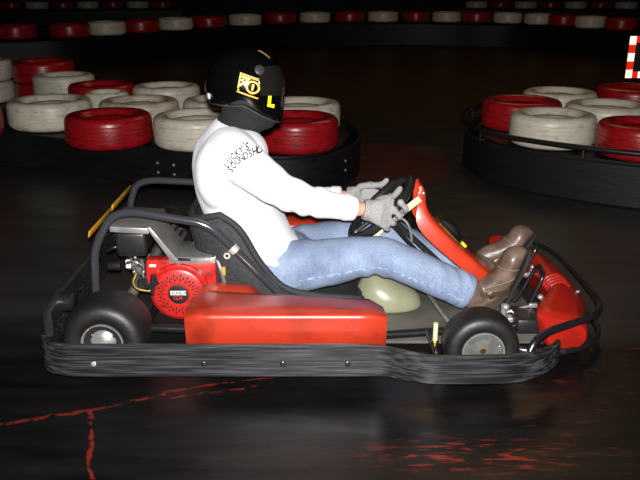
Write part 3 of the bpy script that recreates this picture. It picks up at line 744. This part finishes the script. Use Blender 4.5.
MB().ell((.380, -.066, .497), (.006, .003, .006), u=10, v=6).build('screw', STEEL, fair)

# nose cone
def nose_sec(y):
    a = abs(y)
    f = min(1, max(0, (a - .12) / .28)); f = f * f * (3 - 2 * f)
    A = lambda c_, e_: (c_[0] + (e_[0] - c_[0]) * f, c_[1] + (e_[1] - c_[1]) * f)
    cen = [(.86, .05), (.855, .10), (.848, .150), (.856, .176), (.885, .184), (.925, .166), (.962, .140), (.992, .100), (.995, .065), (.965, .036), (.91, .034)]
    end = [(.768, .050), (.752, .095), (.738, .145), (.742, .168), (.772, .178), (.835, .170), (.885, .158), (.917, .12), (.920, .075), (.892, .042), (.82, .040)]
    s_ = [A(c_, e_) for c_, e_ in zip(cen, end)]
    k = max(0, (a - .385) / .05)
    if k > 0:
        k = min(k, 1); sc = math.sqrt(max(0, 1 - k * k * .38)); mx = sum(p[0] for p in s_) / len(s_); mz = sum(p[1] for p in s_) / len(s_)
        s_ = [(mx + (p[0] - mx) * sc, mz + (p[1] - mz) * sc) for p in s_]
    return s_
ys = [-.435, -.43, -.42, -.40, -.385] + [-.36 + .04 * i for i in range(19)] + [.385, .40, .42, .43, .435]
rings = [bendpath([V((x, y, z)) for x, z in nose_sec(y)], .016, 3, closed=True) for y in ys]
nose = MB().rings(rings).build('nose_cone', REDN, kart, 50)
for k in range(4):
    y = -.17 + k * .024
    MB().tube(catmull([(.845, y, .145), (.850, y, .176), (.885, y, .189), (.918, y, .173)], 4), .006, 8).build('vent_rib', REDN, nose)
MB().ell((.955, -.16, .147), (.008, .008, .005)).build('screw', STEEL, nose)
# black lip and hoop round the front
fb_ = bendpath([(.66, -.61, .135), (.675, -.60, .165), (.73, -.545, .172), (.935, -.415, .168), (1.0, -.27, .150), (1.015, .0, .140), (1.0, .27, .145), (.93, .42, .150), (.86, .455, .10)], .07, 5)
MB().tube(fb_, .0125, 12).build('front_bumper', BLACKTUBE, kart)
MB().tube(bendpath([(.80, -.47, .055), (.93, -.40, .045), (1.01, -.28, .045), (1.015, .28, .045), (.93, .40, .045), (.80, .47, .055)], .07), .0115, 10).build('front_bumper_lower', BLACKTUBE, kart)
for s in (-1, 1):
    MB().tube(bendpath([(.57, s * .40, .07), (.70, s * .47, .06), (.82, s * .465, .06)], .04), .011, 10).build('bumper_bracket', DARKTUBE, kart)
# pedals and their linkages
for s in (-1, 1):
    y = s * .15; ox = .0 if s < 0 else .105
    b = MB().tube(bendpath([(.72 + ox * .6, y + .05, .06), (.755 + ox * .6, y + .05, .10), (.815 + ox * .55, y + .05, .235), (.808 + ox * .55, y - .06, .235), (.77 + ox * .5, y - .06, .13)], .03), .0075, 10)
    pd = b.build('pedal', BLACKTUBE, kart)
    b = MB(); b.tube([(.80 + ox * .5, y - .06, .145), (.845, y - .05, .10)], .006, 8); b.ell((.80 + ox * .5, y - .068, .15), (.012, .012, .01)); b.box((.775 + ox * .5, y - .07, .118), (.03, .016, .016), .003); b.build('linkage', STEEL, pd)
b = MB(); b.tube([(.62, -.24, .085), (.78, -.22, .12)], .006, 8); b.tube([(.66, -.26, .055), (.66, -.26, .14)], .011, 10); b.box((.70, -.25, .075), (.05, .04, .03), .004); b.ell((.665, -.262, .13), (.014, .014, .014))
b.build('brake_master', STEEL, kart)
MB().box((.735, -.27, .085), (.085, .13, .055), .01).build('brake_reservoir', BLACKP, kart)

# ================================================================== driver
body = MB()
def ring(cx, cy, cz, ax, a, b_, yaw=0):
    """ellipse: half depth a along ax (x-z direction), half width b_ along y"""
    ax = V(ax).normalized(); return (V((cx, cy, cz)), ax * a, V((0, b_, 0)))
TOR = [(-.195, .20, .125, .165, (1, .35)), (-.235, .285, .135, .175, (1, .38)), (-.285, .395, .137, .180, (1, .34)), (-.330, .51, .135, .185, (1, .20)), (-.342, .605, .126, .204, (1, .05)), (-.330, .672, .112, .195, (1, -.1)), (-.312, .722, .088, .135, (1, -.25)), (-.305, .748, .068, .078, (1, -.3))]
def torso(mb, k=1.0, upto=8):
    mb.limb([ring(x, 0, z, (d[0], 0, d[1]), a * k, w * k) for x, z, a, w, d in TOR[:upto]], 28, 4)
def limb_round(mb, pts, rad, flat=1.0, n=18, sub=5):
    P = catmull(pts, sub); Rr = [v.x for v in catmull([V((r, 0, 0)) for r in rad], sub)]; mb.tube(P, Rr, n)
ARM = {-1: [(-.325, -.10, .668), (-.290, -.182, .662), (-.220, -.228, .616), (-.15, -.250, .572), (-.08, -.250, .536), (.015, -.222, .503), (.118, -.188, .476)],
       1: [(-.34, .10, .655), (-.335, .175, .63), (-.275, .215, .53), (-.215, .222, .46), (-.165, .215, .405), (-.05, .20, .398), (.085, .185, .410)]}
ARAD = [.090, .086, .074, .065, .059, .053, .043]
LEG = {-1: [(-.20, -.076, .205), (-.10, -.098, .222), (.03, -.130, .252), (.13, -.150, .278), (.215, -.162, .288), (.29, -.165, .265), (.40, -.168, .215), (.49, -.170, .175), (.548, -.172, .148)],
       1: [(-.20, .076, .20), (-.10, .098, .212), (.05, .130, .236), (.18, .150, .258), (.262, .160, .262), (.335, .162, .225), (.43, .162, .175), (.51, .162, .136), (.562, .162, .110)]}
LRAD = [.108, .100, .088, .078, .073, .070, .068, .066, .065]
# continuous body under the clothes
torso(body, .90)
for s in (-1, 1):
    W0 = V(ARM[s][-1])
    limb_round(body, [V(p) for p in ARM[s]] + [W0 + V((.035, .005 * -s, -.003)), W0 + V((.075, -.005 * s, -.008))], [r * .84 for r in ARAD[:-1]] + [.030, .024, .016], n=14)
    E_ = V(LEG[s][-1]); limb_round(body, [V(p) for p in LEG[s]] + [E_ + V((.06, 0, -.030)), E_ + V((.085, 0, -.010))], [r * .78 for r in LRAD[:-2]] + [.042, .040, .038, .034], n=14)
body.limb([ring(-.30, 0, .70, (1, 0, -.3), .058, .06), ring(-.285, 0, .79, (1, 0, -.3), .055, .058), ring(-.272, 0, .84, (1, 0, -.3), .06, .062)], 18)
body.ell((-.275, 0, .895), (.098, .076, .112)); body.ell((-.225, 0, .835), (.055, .055, .05))
body.ell((-.165, 0, .865), (.018, .014, .022)); body.ell((-.19, 0, .80), (.02, .026, .016))
for s in (-1, 1):
    body.ell((-.272, s * .078, .875), (.022, .012, .03)); body.ell((-.186, s * .033, .885), (.012, .013, .010))
bmh = remeshed(body, .008, 3)
person = link('person', bmh, SKIN, None, 180); person.location = (0, 2.72, 0)
tag(person, 'person in black helmet, white sweatshirt and jeans driving the red go-kart', 'person')

# sweatshirt
sh_ = MB(); torso(sh_)
for s in (-1, 1):
    limb_round(sh_, ARM[s], ARAD, n=20)
sh_.ell((-.312, -.150, .650), (.108, .082, .090)); sh_.ell((-.362, -.125, .585), (.085, .115, .13)); sh_.ell((-.345, .13, .63), (.085, .08, .075)); sh_.ell((-.275, -.06, .64), (.09, .13, .10))
sh_.ell((-.16, -.03, .255), (.105, .15, .085)); sh_.ell((-.375, 0, .60), (.10, .15, .13))
sm = remeshed(sh_, .0065, 24)
def dist_seg(p, a, b_):
    ab = b_ - a; t = max(0, min(1, (p - a).dot(ab) / ab.length_squared)); return (p - a - ab * t).length, t
def shirt_fold(co, n):
    d = 0
    f = noise.noise(V((co.x * 5, co.y * 5, co.z * 13)) + V((3, 1, 7))); d += .0045 * f
    for s in (-1, 1):
        pts = [V(p) for p in ARM[s]]
        D = min((dist_seg(co, pts[i], pts[i + 1])[0] for i in range(1, 6)))
        if D < .10 and co.x > -.27:
            u = (co - pts[1]).dot((pts[-1] - pts[1]).normalized())
            w = math.exp(-((u - .27) / .11) ** 2) + .5 * math.exp(-((u - .50) / .05) ** 2)
            d += w * .0042 * math.sin(u * 95 + co.z * 40 + 4 * noise.noise(co * 10))
    if co.z < .42 and co.x < .02 and abs(co.y) < .2:                  # folds gathered over the lap
        d += .006 * (1 - max(0, co.z - .22) / .2) * math.sin(co.x * 30 + co.z * 75 + 5 * noise.noise(co * 7))
    return d
displace(sm, shirt_fold)
shirt = link('sweatshirt', sm, WHITECLOTH, person, 180)
sbvh = bvh_of(sm)
# ribbed cuffs and hem
for s in (-1, 1):
    a = V(ARM[s][-2]); e = V(ARM[s][-1]); d_ = (e - a).normalized()
    MB().tube([e - d_ * .035, e - d_ * .018, e, e + d_ * .004], [.0475, .0465, .0445, .036], 20).build('cuff', WHITECLOTH, shirt, 60)
# sleeve print, letters follow an arch over the shoulder
def pxz(px, py): return ((px - 320) * .00338, .692 - (py - 150) * .00351)
items = []
for ch, px, py, a in [('L', 228, 161.5, 58), ('U', 231.3, 157, 50), ('C', 234.8, 153.2, 44), ('K', 238.6, 150.2, 36), ('Y', 242.3, 147.8, 27), ("'", 245.2, 145.2, 20), ('S', 247.8, 145.6, 14),
                      ('S', 232.2, 165.2, 58), ('O', 235.4, 161, 50), ('U', 239, 157.4, 42), ('N', 242.9, 154.6, 34), ('D', 247.2, 152.4, 26), ('S', 251.3, 150.9, 20), ('H', 255.4, 149.7, 15), ('O', 259.8, 148.9, 9), ('P', 264, 148.5, 4)]:
    x, z = pxz(px, py); items.append((ch, .0295, x, z, math.radians(a), .80))
tb = text_bm(items, 3, .0007); project(tb, sbvh, .0018)
bmesh.ops.delete(tb, geom=[f for f in tb.faces if max(e.calc_length() for e in f.edges) > .02], context='FACES'); flat_obj('sleeve_print', tb, PRINT, shirt)

# jeans
jn = MB()
jn.limb([ring(-.26, 0, .19, (.3, 0, 1), .105, .15), ring(-.20, 0, .205, (.3, 0, 1), .115, .17), ring(-.11, 0, .215, (.2, 0, 1), .10, .165), ring(-.03, 0, .215, (.2, 0, 1), .06, .13)], 26, 3)
for s in (-1, 1): limb_round(jn, LEG[s], LRAD, n=22)
jm = remeshed(jn, .0065, 4)
def jean_fold(co, n):
    s = -1 if co.y < 0 else 1; pts = [V(p) for p in LEG[s]]; K = pts[4]
    d = .0045 * noise.noise(V((co.x * 7, co.y * 6, co.z * 11)) + V((0, 5, 2)))
    dk = (co - K).length; back = max(0, min(1, (K.z - co.z) / .06 + .35))
    d += .0075 * math.exp(-(dk / .09) ** 2) * back * math.sin((co.x - K.x) * 85 + co.z * 25 + 3 * noise.noise(co * 9))
    dh = co.x - pts[-1].x; d += .004 * math.exp(-(dh / .07) ** 2) * math.sin(dh * 120 + co.y * 50 + 3 * noise.noise(co * 8))
    dq = (co - V((-.06, s * .12, .24))).length; d += .007 * math.exp(-(dq / .09) ** 2) * math.sin(co.x * 70 - co.z * 60)
    return d
displace(jm, jean_fold)
def off_rim(me, gap):                            # the cloth gives way under the steering wheel
    for v in me.vertices:
        for _ in range(12):
            d = v.co - WC; h = d.dot(W_); pl = d - W_ * h
            if pl.length < 1e-4: break
            dd = (v.co - (WC + pl.normalized() * RW)).length
            if dd >= gap: break
            v.co.z -= (gap - dd) * .6 + .0006
    me.update()
off_rim(jm, .0215)
jeans = link('jeans', jm, DENIM, person, 180); jb = bvh_of(jm)
for s in (-1, 1):
    # outer side seam and hem band
    pts = catmull(LEG[s][1:], 10); line = []
    for p in pts:
        h = jb.ray_cast(V((p.x, s * .6, p.z - .022)), V((0, -s, 0)))
        if h[0]: line.append(h[0] + V((0, s * .0012, 0)))
    MB().tube(line[2:-2], .0052, 6).build('side_seam', DENIMD, jeans)
    E_ = V(LEG[s][-1]); t = (E_ - V(LEG[s][-2])).normalized()
    MB().tube([E_ - t * .026, E_ - t * .02, E_ - t * .004, E_ + t * .002], [.0655, .0672, .0668, .060], 24).build('hem', DENIMD if False else DENIM, jeans, 60)
    up = t.orthogonal().normalized(); sd = t.cross(up)
    MB().tube([E_ - t * .027 + (up * math.cos(a) + sd * math.sin(a)) * .0655 for a in [2 * PI * k / 30 for k in range(30)]], .0022, 6, closed=True).build('hem_stitch', DENIMD, jeans)

# boots
def boot(shaft, ankle, heel, toe, y, splay):
    S, A, H_, T = [V((p[0], y, p[1])) for p in (shaft, ankle, heel, toe)]
    fd = (T - H_).normalized(); pn = V((-fd.z, 0, fd.x))                # towards the instep (back, up)
    if pn.x > 0: pn = -pn
    L_ = (T - H_).length; Yv = V((0, 1, 0))
    b = MB()
    ax = (A - S).normalized(); px_ = V((-ax.z, 0, ax.x))
    b.limb([(S, px_ * .058, Yv * .050), (S + (A - S) * .5, px_ * .056, Yv * .047), (A, px_ * .053, Yv * .042), (A + ax * .035, px_ * .045, Yv * .036)], 20, 3)
    def fs(f, hgt, wd, lift=0): c_ = H_ + fd * (L_ * f) + pn * (hgt / 2 + lift); return (c_, pn * (hgt / 2), Yv * wd)
    b.limb([fs(-.03, .07, .022, .012), fs(.03, .10, .037), fs(.14, .122, .041), fs(.30, .120, .041), fs(.44, .100, .043), fs(.58, .080, .049), fs(.70, .074, .052), fs(.82, .078, .050), fs(.92, .068, .040), fs(.98, .046, .026), fs(1.0, .028, .014, .008)], 22, 3)
    b.limb([(A + px_ * .0, px_ * .052, Yv * .042), (A + (H_ + fd * L_ * .2 + pn * .05 - A) * .6, px_ * .05, Yv * .041), (H_ + fd * L_ * .18 + pn * .045, px_ * .042, Yv * .038)], 18, 3)
    me = remeshed(b, .005, 4)
    displace(me, lambda co, n: .0028 * noise.noise(V((co.x * 16, co.y * 10, co.z * 16))) + .0022 * math.exp(-((co - A).length / .06) ** 2) * math.sin((co - A).dot(fd + pn) * 160))
    o = link('boot', me, LEATHER, person, 180)
    # sole and heel
    s_ = MB(); outline = [(-.02, .022), (.06, .034), (.2, .036), (.38, .034), (.55, .043), (.72, .049), (.86, .043), (.96, .027), (1.01, .010)]
    rings = []
    for f, w in outline:
        c_ = H_ + fd * (L_ * f); th = .009
        rings.append([c_ + Yv * w + pn * .004, c_ - Yv * w + pn * .004, c_ - Yv * w * .97 - pn * th, c_ + Yv * w * .97 - pn * th])
    s_.rings(rings).build('sole', SOLE, o, 30)
    rings = []
    for f, w in ((-.02, .022), (.05, .032), (.16, .034), (.25, .033)):
        c_ = H_ + fd * (L_ * f) - pn * .0125
        rings.append([c_ + Yv * w, c_ - Yv * w, c_ - Yv * w * .95 - pn * .020, c_ + Yv * w * .95 - pn * .020])
    MB().rings(rings).build('heel', SOLE, o, 30)
    # straps with a buckle, welt stitching
    bb = bvh_of(me)
    def belt_ring(f_c, axis, r):
        n_ = axis.normalized(); u_ = n_.orthogonal().normalized(); v_ = n_.cross(u_); ring_ = []
        for k in range(40):
            a = 2 * PI * k / 40; dr = u_ * math.cos(a) + v_ * math.sin(a)
            h = bb.ray_cast(f_c + dr * .2, -dr)
            if h[0] and (h[0] - f_c).length < r: ring_.append(h[0] + dr * .002)
        return ring_
    for f_, tilt_ in ((.70, .35), (.52, .9), (-.0, .0)):
        if f_ == 0: continue
        rg = belt_ring(H_ + fd * L_ * f_ + pn * .035, fd + pn * tilt_, .085)
        rg = [p for p in rg if (p - H_).dot(pn) > .012]
        if len(rg) > 12:
            k0 = max(range(len(rg)), key=lambda k: (rg[k] - rg[k - 1]).length); rg = rg[k0:] + rg[:k0]
            MB().tube(rg, .0013, 6).build('stitch_line', STITCH, o)
    for cc, ax2, wdt in ((A + ax * .012, ax + fd * -.5, .011), (H_ + fd * L_ * .30 + pn * .05, fd + pn * .45, .010)):
        rg = belt_ring(cc, ax2, .085)
        if len(rg) > 20:
            n_ = ax2.normalized()
            MB().rings([[p - n_ * wdt, p - n_ * wdt + (p - cc).normalized() * .004, p + n_ * wdt + (p - cc).normalized() * .004, p + n_ * wdt] for p in rg], closed=True).build('strap', LEATHERD, o, 40)
            pm = min(rg, key=lambda p: p.y + abs(p.z - cc.z + .015) * .4)
            MB().box(pm + V((0, -.005, 0)), (.020, .005, .026), .002, rot=(0, -.5, 0)).build('buckle', BUCKLE, o)
    return o
boot((.530, .158), (.610, .114), (.662, .066), (.752, .318), -.172, 0)
boot((.550, .116), (.640, .092), (.703, .068), (.866, .276), .150, 0)

# gloves gripping the rim
def glove(s, t0, wrist):
    def rim(t): return WC + U_ * t + V((0, s * math.sqrt(max(1e-6, RW * RW - t * t)), 0))
    F = -W_; Yo = V((0, s, 0))
    R0 = rim(t0); b = MB()
    ks = [.042, .015, -.013, -.039]; radf = [.0110, .0116, .0112, .0100]
    kn = []
    for i, (k, r) in enumerate(zip(ks, radf)):
        c0 = rim(t0 + k); ro = (c0 - WC); ro = (ro - W_ * ro.dot(W_)).normalized()   # outward in the wheel plane
        d_ = .0180 + r + .0025
        chain = []
        for a, m_ in ((150, 1.12), (105, 1.16), (60, 1.14), (20, 1.06), (-25, 1.03), (-65, 1.03)):
            # angle measured from "towards the driver" (180) over outside (90) to the far face (0)
            aa = math.radians(a); chain.append(c0 + (F * math.cos(aa) + ro * math.sin(aa)) * d_ * m_)
        chain = chain if i < 3 else chain[:-1]
        kn.append(chain[0].copy())
        P_ = catmull(chain[1:], 4); n_ = len(P_)
        b.tube(P_, [r * (1.06 - .22 * j / (n_ - 1)) * (1 + .07 * math.cos(j * 2 * PI / 5)) for j in range(n_)], 12); b.ell(P_[-1], (r * .84,) * 3, u=10, v=8); b.ell(chain[1], (r * 1.22,) * 3, u=10, v=8)
        kn[-1] = chain[1].copy()
    Wr = V(wrist); kc = sum(kn, V()) / 4; q = (kn[0] - kn[3]); ql = q.length; q.normalize()
    fw = (kc - Wr).normalized(); q = (q - fw * q.dot(fw)).normalized(); nn_ = fw.cross(q)
    if nn_.dot(Yo) < 0: nn_ = -nn_
    mid_ = Wr + (kc - Wr) * .52 + nn_ * .012
    b.limb([(Wr - fw * .006, q * .039, nn_ * .030), (Wr + fw * .022, q * .040, nn_ * .027), (mid_, q * .048, nn_ * .019), (kc - fw * .012 + nn_ * .004, q * (ql / 2 + .008), nn_ * .0125), (kc + fw * .004, q * (ql / 2 + .002), nn_ * .009)], 22, 4)
    # thumb leaves the side of the palm near its base and lies along the rim
    tb_ = Wr + fw * .030 + q * .020 - nn_ * .004
    tip_c = rim(t0 + .085); ro = (tip_c - WC).normalized()
    tp = [tb_, tb_ + q * .022 + fw * .020 - nn_ * .010, rim(t0 + .055) + W_ * .034 - ro * .004, tip_c + W_ * .031]
    P_ = catmull(tp, 5); b.tube(P_, [.0155 - .0045 * j / (len(P_) - 1) for j in range(len(P_))], 12); b.ell(P_[-1], (.0105,) * 3, u=10, v=8)
    me = remeshed(b, .0034, 2)
    displace(me, lambda co, n: .0010 * noise.noise(co * 60) + .0008 * math.sin(co.dot(fw) * 260) * (1 if (co - Wr).dot(fw) < .03 else .25))
    o = link('glove', me, KNIT, person, 180)
    MB().tube([Wr - fw * .010, Wr - fw * .002, Wr + fw * .012], [.036, .037, .036], 18).build('cuff', KNIT, o, 60)
    return o
glove(-1, .030, (.163, -.186, .471))
glove(1, -.010, (.118, .180, .416))

# neck warmer and helmet
nk = MB().limb([ring(-.305, 0, .725, (1, 0, -.32), .074, .086), ring(-.270, 0, .762, (1, 0, -.4), .094, .086), ring(-.245, 0, .795, (1, 0, -.45), .100, .088), ring(-.250, 0, .84, (1, 0, -.3), .092, .086)], 26, 4)
me = nk.mesh('t'); displace(me, lambda co, n: .003 * math.sin(co.z * 130 + co.x * 60 + 3 * noise.noise(co * 12)))
link('neck_warmer', me, NECK, person, 60)

HC = V((-.270, 0, .876)); NA = 64; NT = 22
def hpt(az, t, off=0.):
    ca, sa = math.cos(az), math.sin(az)
    fr = max(0, ca)
    zr_ = -.050 - .074 * fr ** 1.3
    Rx = .143 if ca > 0 else .142; Ry = .120
    R_ = 1 / math.sqrt((ca / Rx) ** 2 + (sa / Ry) ** 2)
    if t < .6:
        ph = t / .6 * PI / 2; r = R_ * math.sin(ph) ** .92; z = .140 * math.cos(ph)
    else:
        u = (t - .6) / .4; z = zr_ * u; r = R_ * (1 - .10 * u * u - (.02 * fr * u)); 
    p = V((r * ca, r * sa, z))
    # chin bar pushed forward a little below the eye opening
    if ca > 0 and z < -.05: p.x += .006 * fr * min(1, (-z - .05) / .06)
    nrm = V((p.x / Rx ** 2, p.y / Ry ** 2, p.z / .14 ** 2)).normalized()
    return p + nrm * off
def hshell(off, ts, azs=None): return [[HC + hpt(a, t, off) for a in azs] for t in ts]
AZ = [2 * PI * k / NA for k in range(NA)]
ts = [.004] + [(k + 1) / NT for k in range(NT)]
outer = hshell(0, ts, AZ); inner = hshell(-.022, ts[::-1], AZ)
rimr = [[HC + hpt(a, 1.0, -.004) + V((0, 0, -.006)) for a in AZ], [HC + hpt(a, 1.0, -.018) + V((0, 0, -.006)) for a in AZ]]
hm = MB().rings(outer + rimr + inner).mesh('helmet'); hb = bvh_of(hm)
helm = link('helmet', hm, HELMET, person, 60)
MB().tube([HC + hpt(a, 1.0, -.010) + V((0, 0, -.005)) for a in AZ], .0075, 8, closed=True).build('rim_trim', mat('grey_trim', (.035, .035, .038), .5), helm)
# visor, wrapped round the eye opening
vz = [math.radians(-60 + 120 * k / 30) for k in range(31)]; vt = [.38 + .30 * k / 10 for k in range(11)]
A_ = [[HC + hpt(a, t, .004) for a in vz] for t in vt]; B_ = [[HC + hpt(a, t, .001) for a in vz] for t in vt]
b = MB(); bm = b.bm
def grid(G):
    vs = [[bm.verts.new(p) for p in r] for r in G]
    for i in range(len(vs) - 1):
        for j in range(len(vs[0]) - 1): bm.faces.new((vs[i][j], vs[i][j + 1], vs[i + 1][j + 1], vs[i + 1][j]))
    return vs
ga, gb = grid(A_), grid(B_)
ed = lambda g_: g_[0] + [r[-1] for r in g_[1:]] + g_[-1][::-1][1:] + [r[0] for r in g_[1:-1]][::-1]
ea, eb = ed(ga), ed(gb)
for i in range(len(ea)): bm.faces.new((ea[i], ea[(i + 1) % len(ea)], eb[(i + 1) % len(eb)], eb[i]))
vis = b.build('visor', VISOR, helm, 50)
for s in (-1, 1):
    p = HC + hpt(s * math.radians(57), .41, .003); nrm = (hpt(s * math.radians(57), .41, 1) - hpt(s * math.radians(57), .41, 0)).normalized()
    MB().lathe([(.001, 0), (.018, 0), (.017, .004), (.012, .006), (.001, .006)], Matrix.Translation(p) @ nrm.to_track_quat('Z', 'Y').to_matrix().to_4x4(), 24).build('visor_pivot', mat('dark_grey_pivot', (.025, .025, .027), .4), helm)
MB().box(HC + hpt(math.radians(205), .80, .002), (.006, .028, .020), .003, rot=(0, 0, math.radians(205))).build('painted_glint', mat('silver_glint', (.7, .7, .7), .3), helm)  # silver patch standing in for a reflection on the glossy shell
# helmet artwork
def hxz(px, py): return ((px - 320) * .00343, .882 - (py - 88) * .0034)
P_ = [hxz(*p) for p in ((240.5, 71.5), (262.5, 79.5), (257.5, 97.5), (236.5, 91))]
def q(u, v):                                    # u right, v down inside the badge
    a, b_, c_, d_ = P_; x = lambda i: (a[i] * (1 - u) + b_[i] * u) * (1 - v) + (d_[i] * (1 - u) + c_[i] * u) * v; return (x(0), x(1))
gold = [[q(0, 0), q(1, 0), q(1, .12), q(0, .12)], [q(0, .14), q(.50, .14), q(0, .80)], [q(0, .90), q(1, .98), q(1, 1.05), q(0, .97)]]
circ = []
for k in range(16):
    a0, a1 = 2 * PI * k / 16, 2 * PI * (k + 1) / 16; f = lambda r, a: q(.66 + r * math.cos(a), .52 + r * 1.05 * math.sin(a))
    circ.append([f(.32, a0), f(.32, a1), f(.23, a1), f(.23, a0)])
gold += circ + [[q(.60, .36), q(.72, .36), q(.70, .68), q(.62, .68)], [q(.56, .86), q(.76, .86), q(.72, .80), q(.60, .80)], [q(.02, .80), q(.10, .80), q(.10, .86), q(.02, .86)]]
bm_ = polys_bm(gold, 3); project(bm_, hb, .0012); flat_obj('badge', bm_, GOLDP, helm)
dk = [[q(.06, .22), q(.18, .22), q(.16, .30), q(.05, .30)], [q(.22, .24), q(.34, .24), q(.28, .34), q(.2, .34)], [q(.05, .40), q(.20, .38), q(.16, .48), q(.05, .50)]] + [[q(u, .03), q(u + .06, .03), q(u + .06, .09), q(u, .09)] for u in (.08, .2, .32, .44, .56, .68, .8)]
bm_ = polys_bm(dk, 2); project(bm_, hb, .0020); flat_obj('badge_marks', bm_, PRINT, helm)
Lp = [[hxz(*p) for p in ((267.8, 92), (271, 92.6), (269.6, 104), (266.6, 103.2))], [hxz(*p) for p in ((266.6, 103.2), (273.2, 105.5), (272.6, 109), (266.0, 106.6))]]
bm_ = polys_bm(Lp, 4); project(bm_, hb, .0014); flat_obj('letter_mark', bm_, YELLOWP, helm)

# ================================================================== light and camera
def light(name, kind, loc, energy, color=(1, 1, 1), size=.03, rot=None):
    l = bpy.data.lights.new(name, kind); l.energy = energy; l.color = color
    if kind == 'AREA': l.size = size
    else: l.shadow_soft_size = size
    o = bpy.data.objects.new(name, l); C.objects.link(o); o.location = loc
    if rot: o.rotation_euler = rot
    return o
fl_o = light('camera_flash', 'SPOT', (.01, -.02, 1.315), 760, (1.0, .985, .97), .022, (PI / 2 - math.radians(21), 0, 0)); fl_o.data.spot_size = math.radians(105); fl_o.data.spot_blend = 1.0
light('warm_floor_fill', 'AREA', (2.2, 8.8, 4.8), 36, (1.0, .55, .24), 2.6)  # unseen overhead light, added to tint the far floor brown
w = bpy.data.worlds.new('world'); scene.world = w; w.use_nodes = True
w.node_tree.nodes['Background'].inputs[0].default_value = (.5, .45, .4, 1); w.node_tree.nodes['Background'].inputs[1].default_value = .002

cam = bpy.data.cameras.new('camera'); cam.sensor_width = 36; cam.lens = 750 * 36 / 640; cam.clip_start = .05
co = bpy.data.objects.new('camera', cam); C.objects.link(co); co.location = (0, 0, 1.24); co.rotation_euler = (PI / 2 - math.radians(19.2), 0, 0)
scene.camera = co
scene.view_settings.view_transform = 'Standard'; scene.view_settings.look = 'None'; scene.view_settings.gamma = 1; scene.view_settings.exposure = 0
scene.view_settings.use_curve_mapping = False
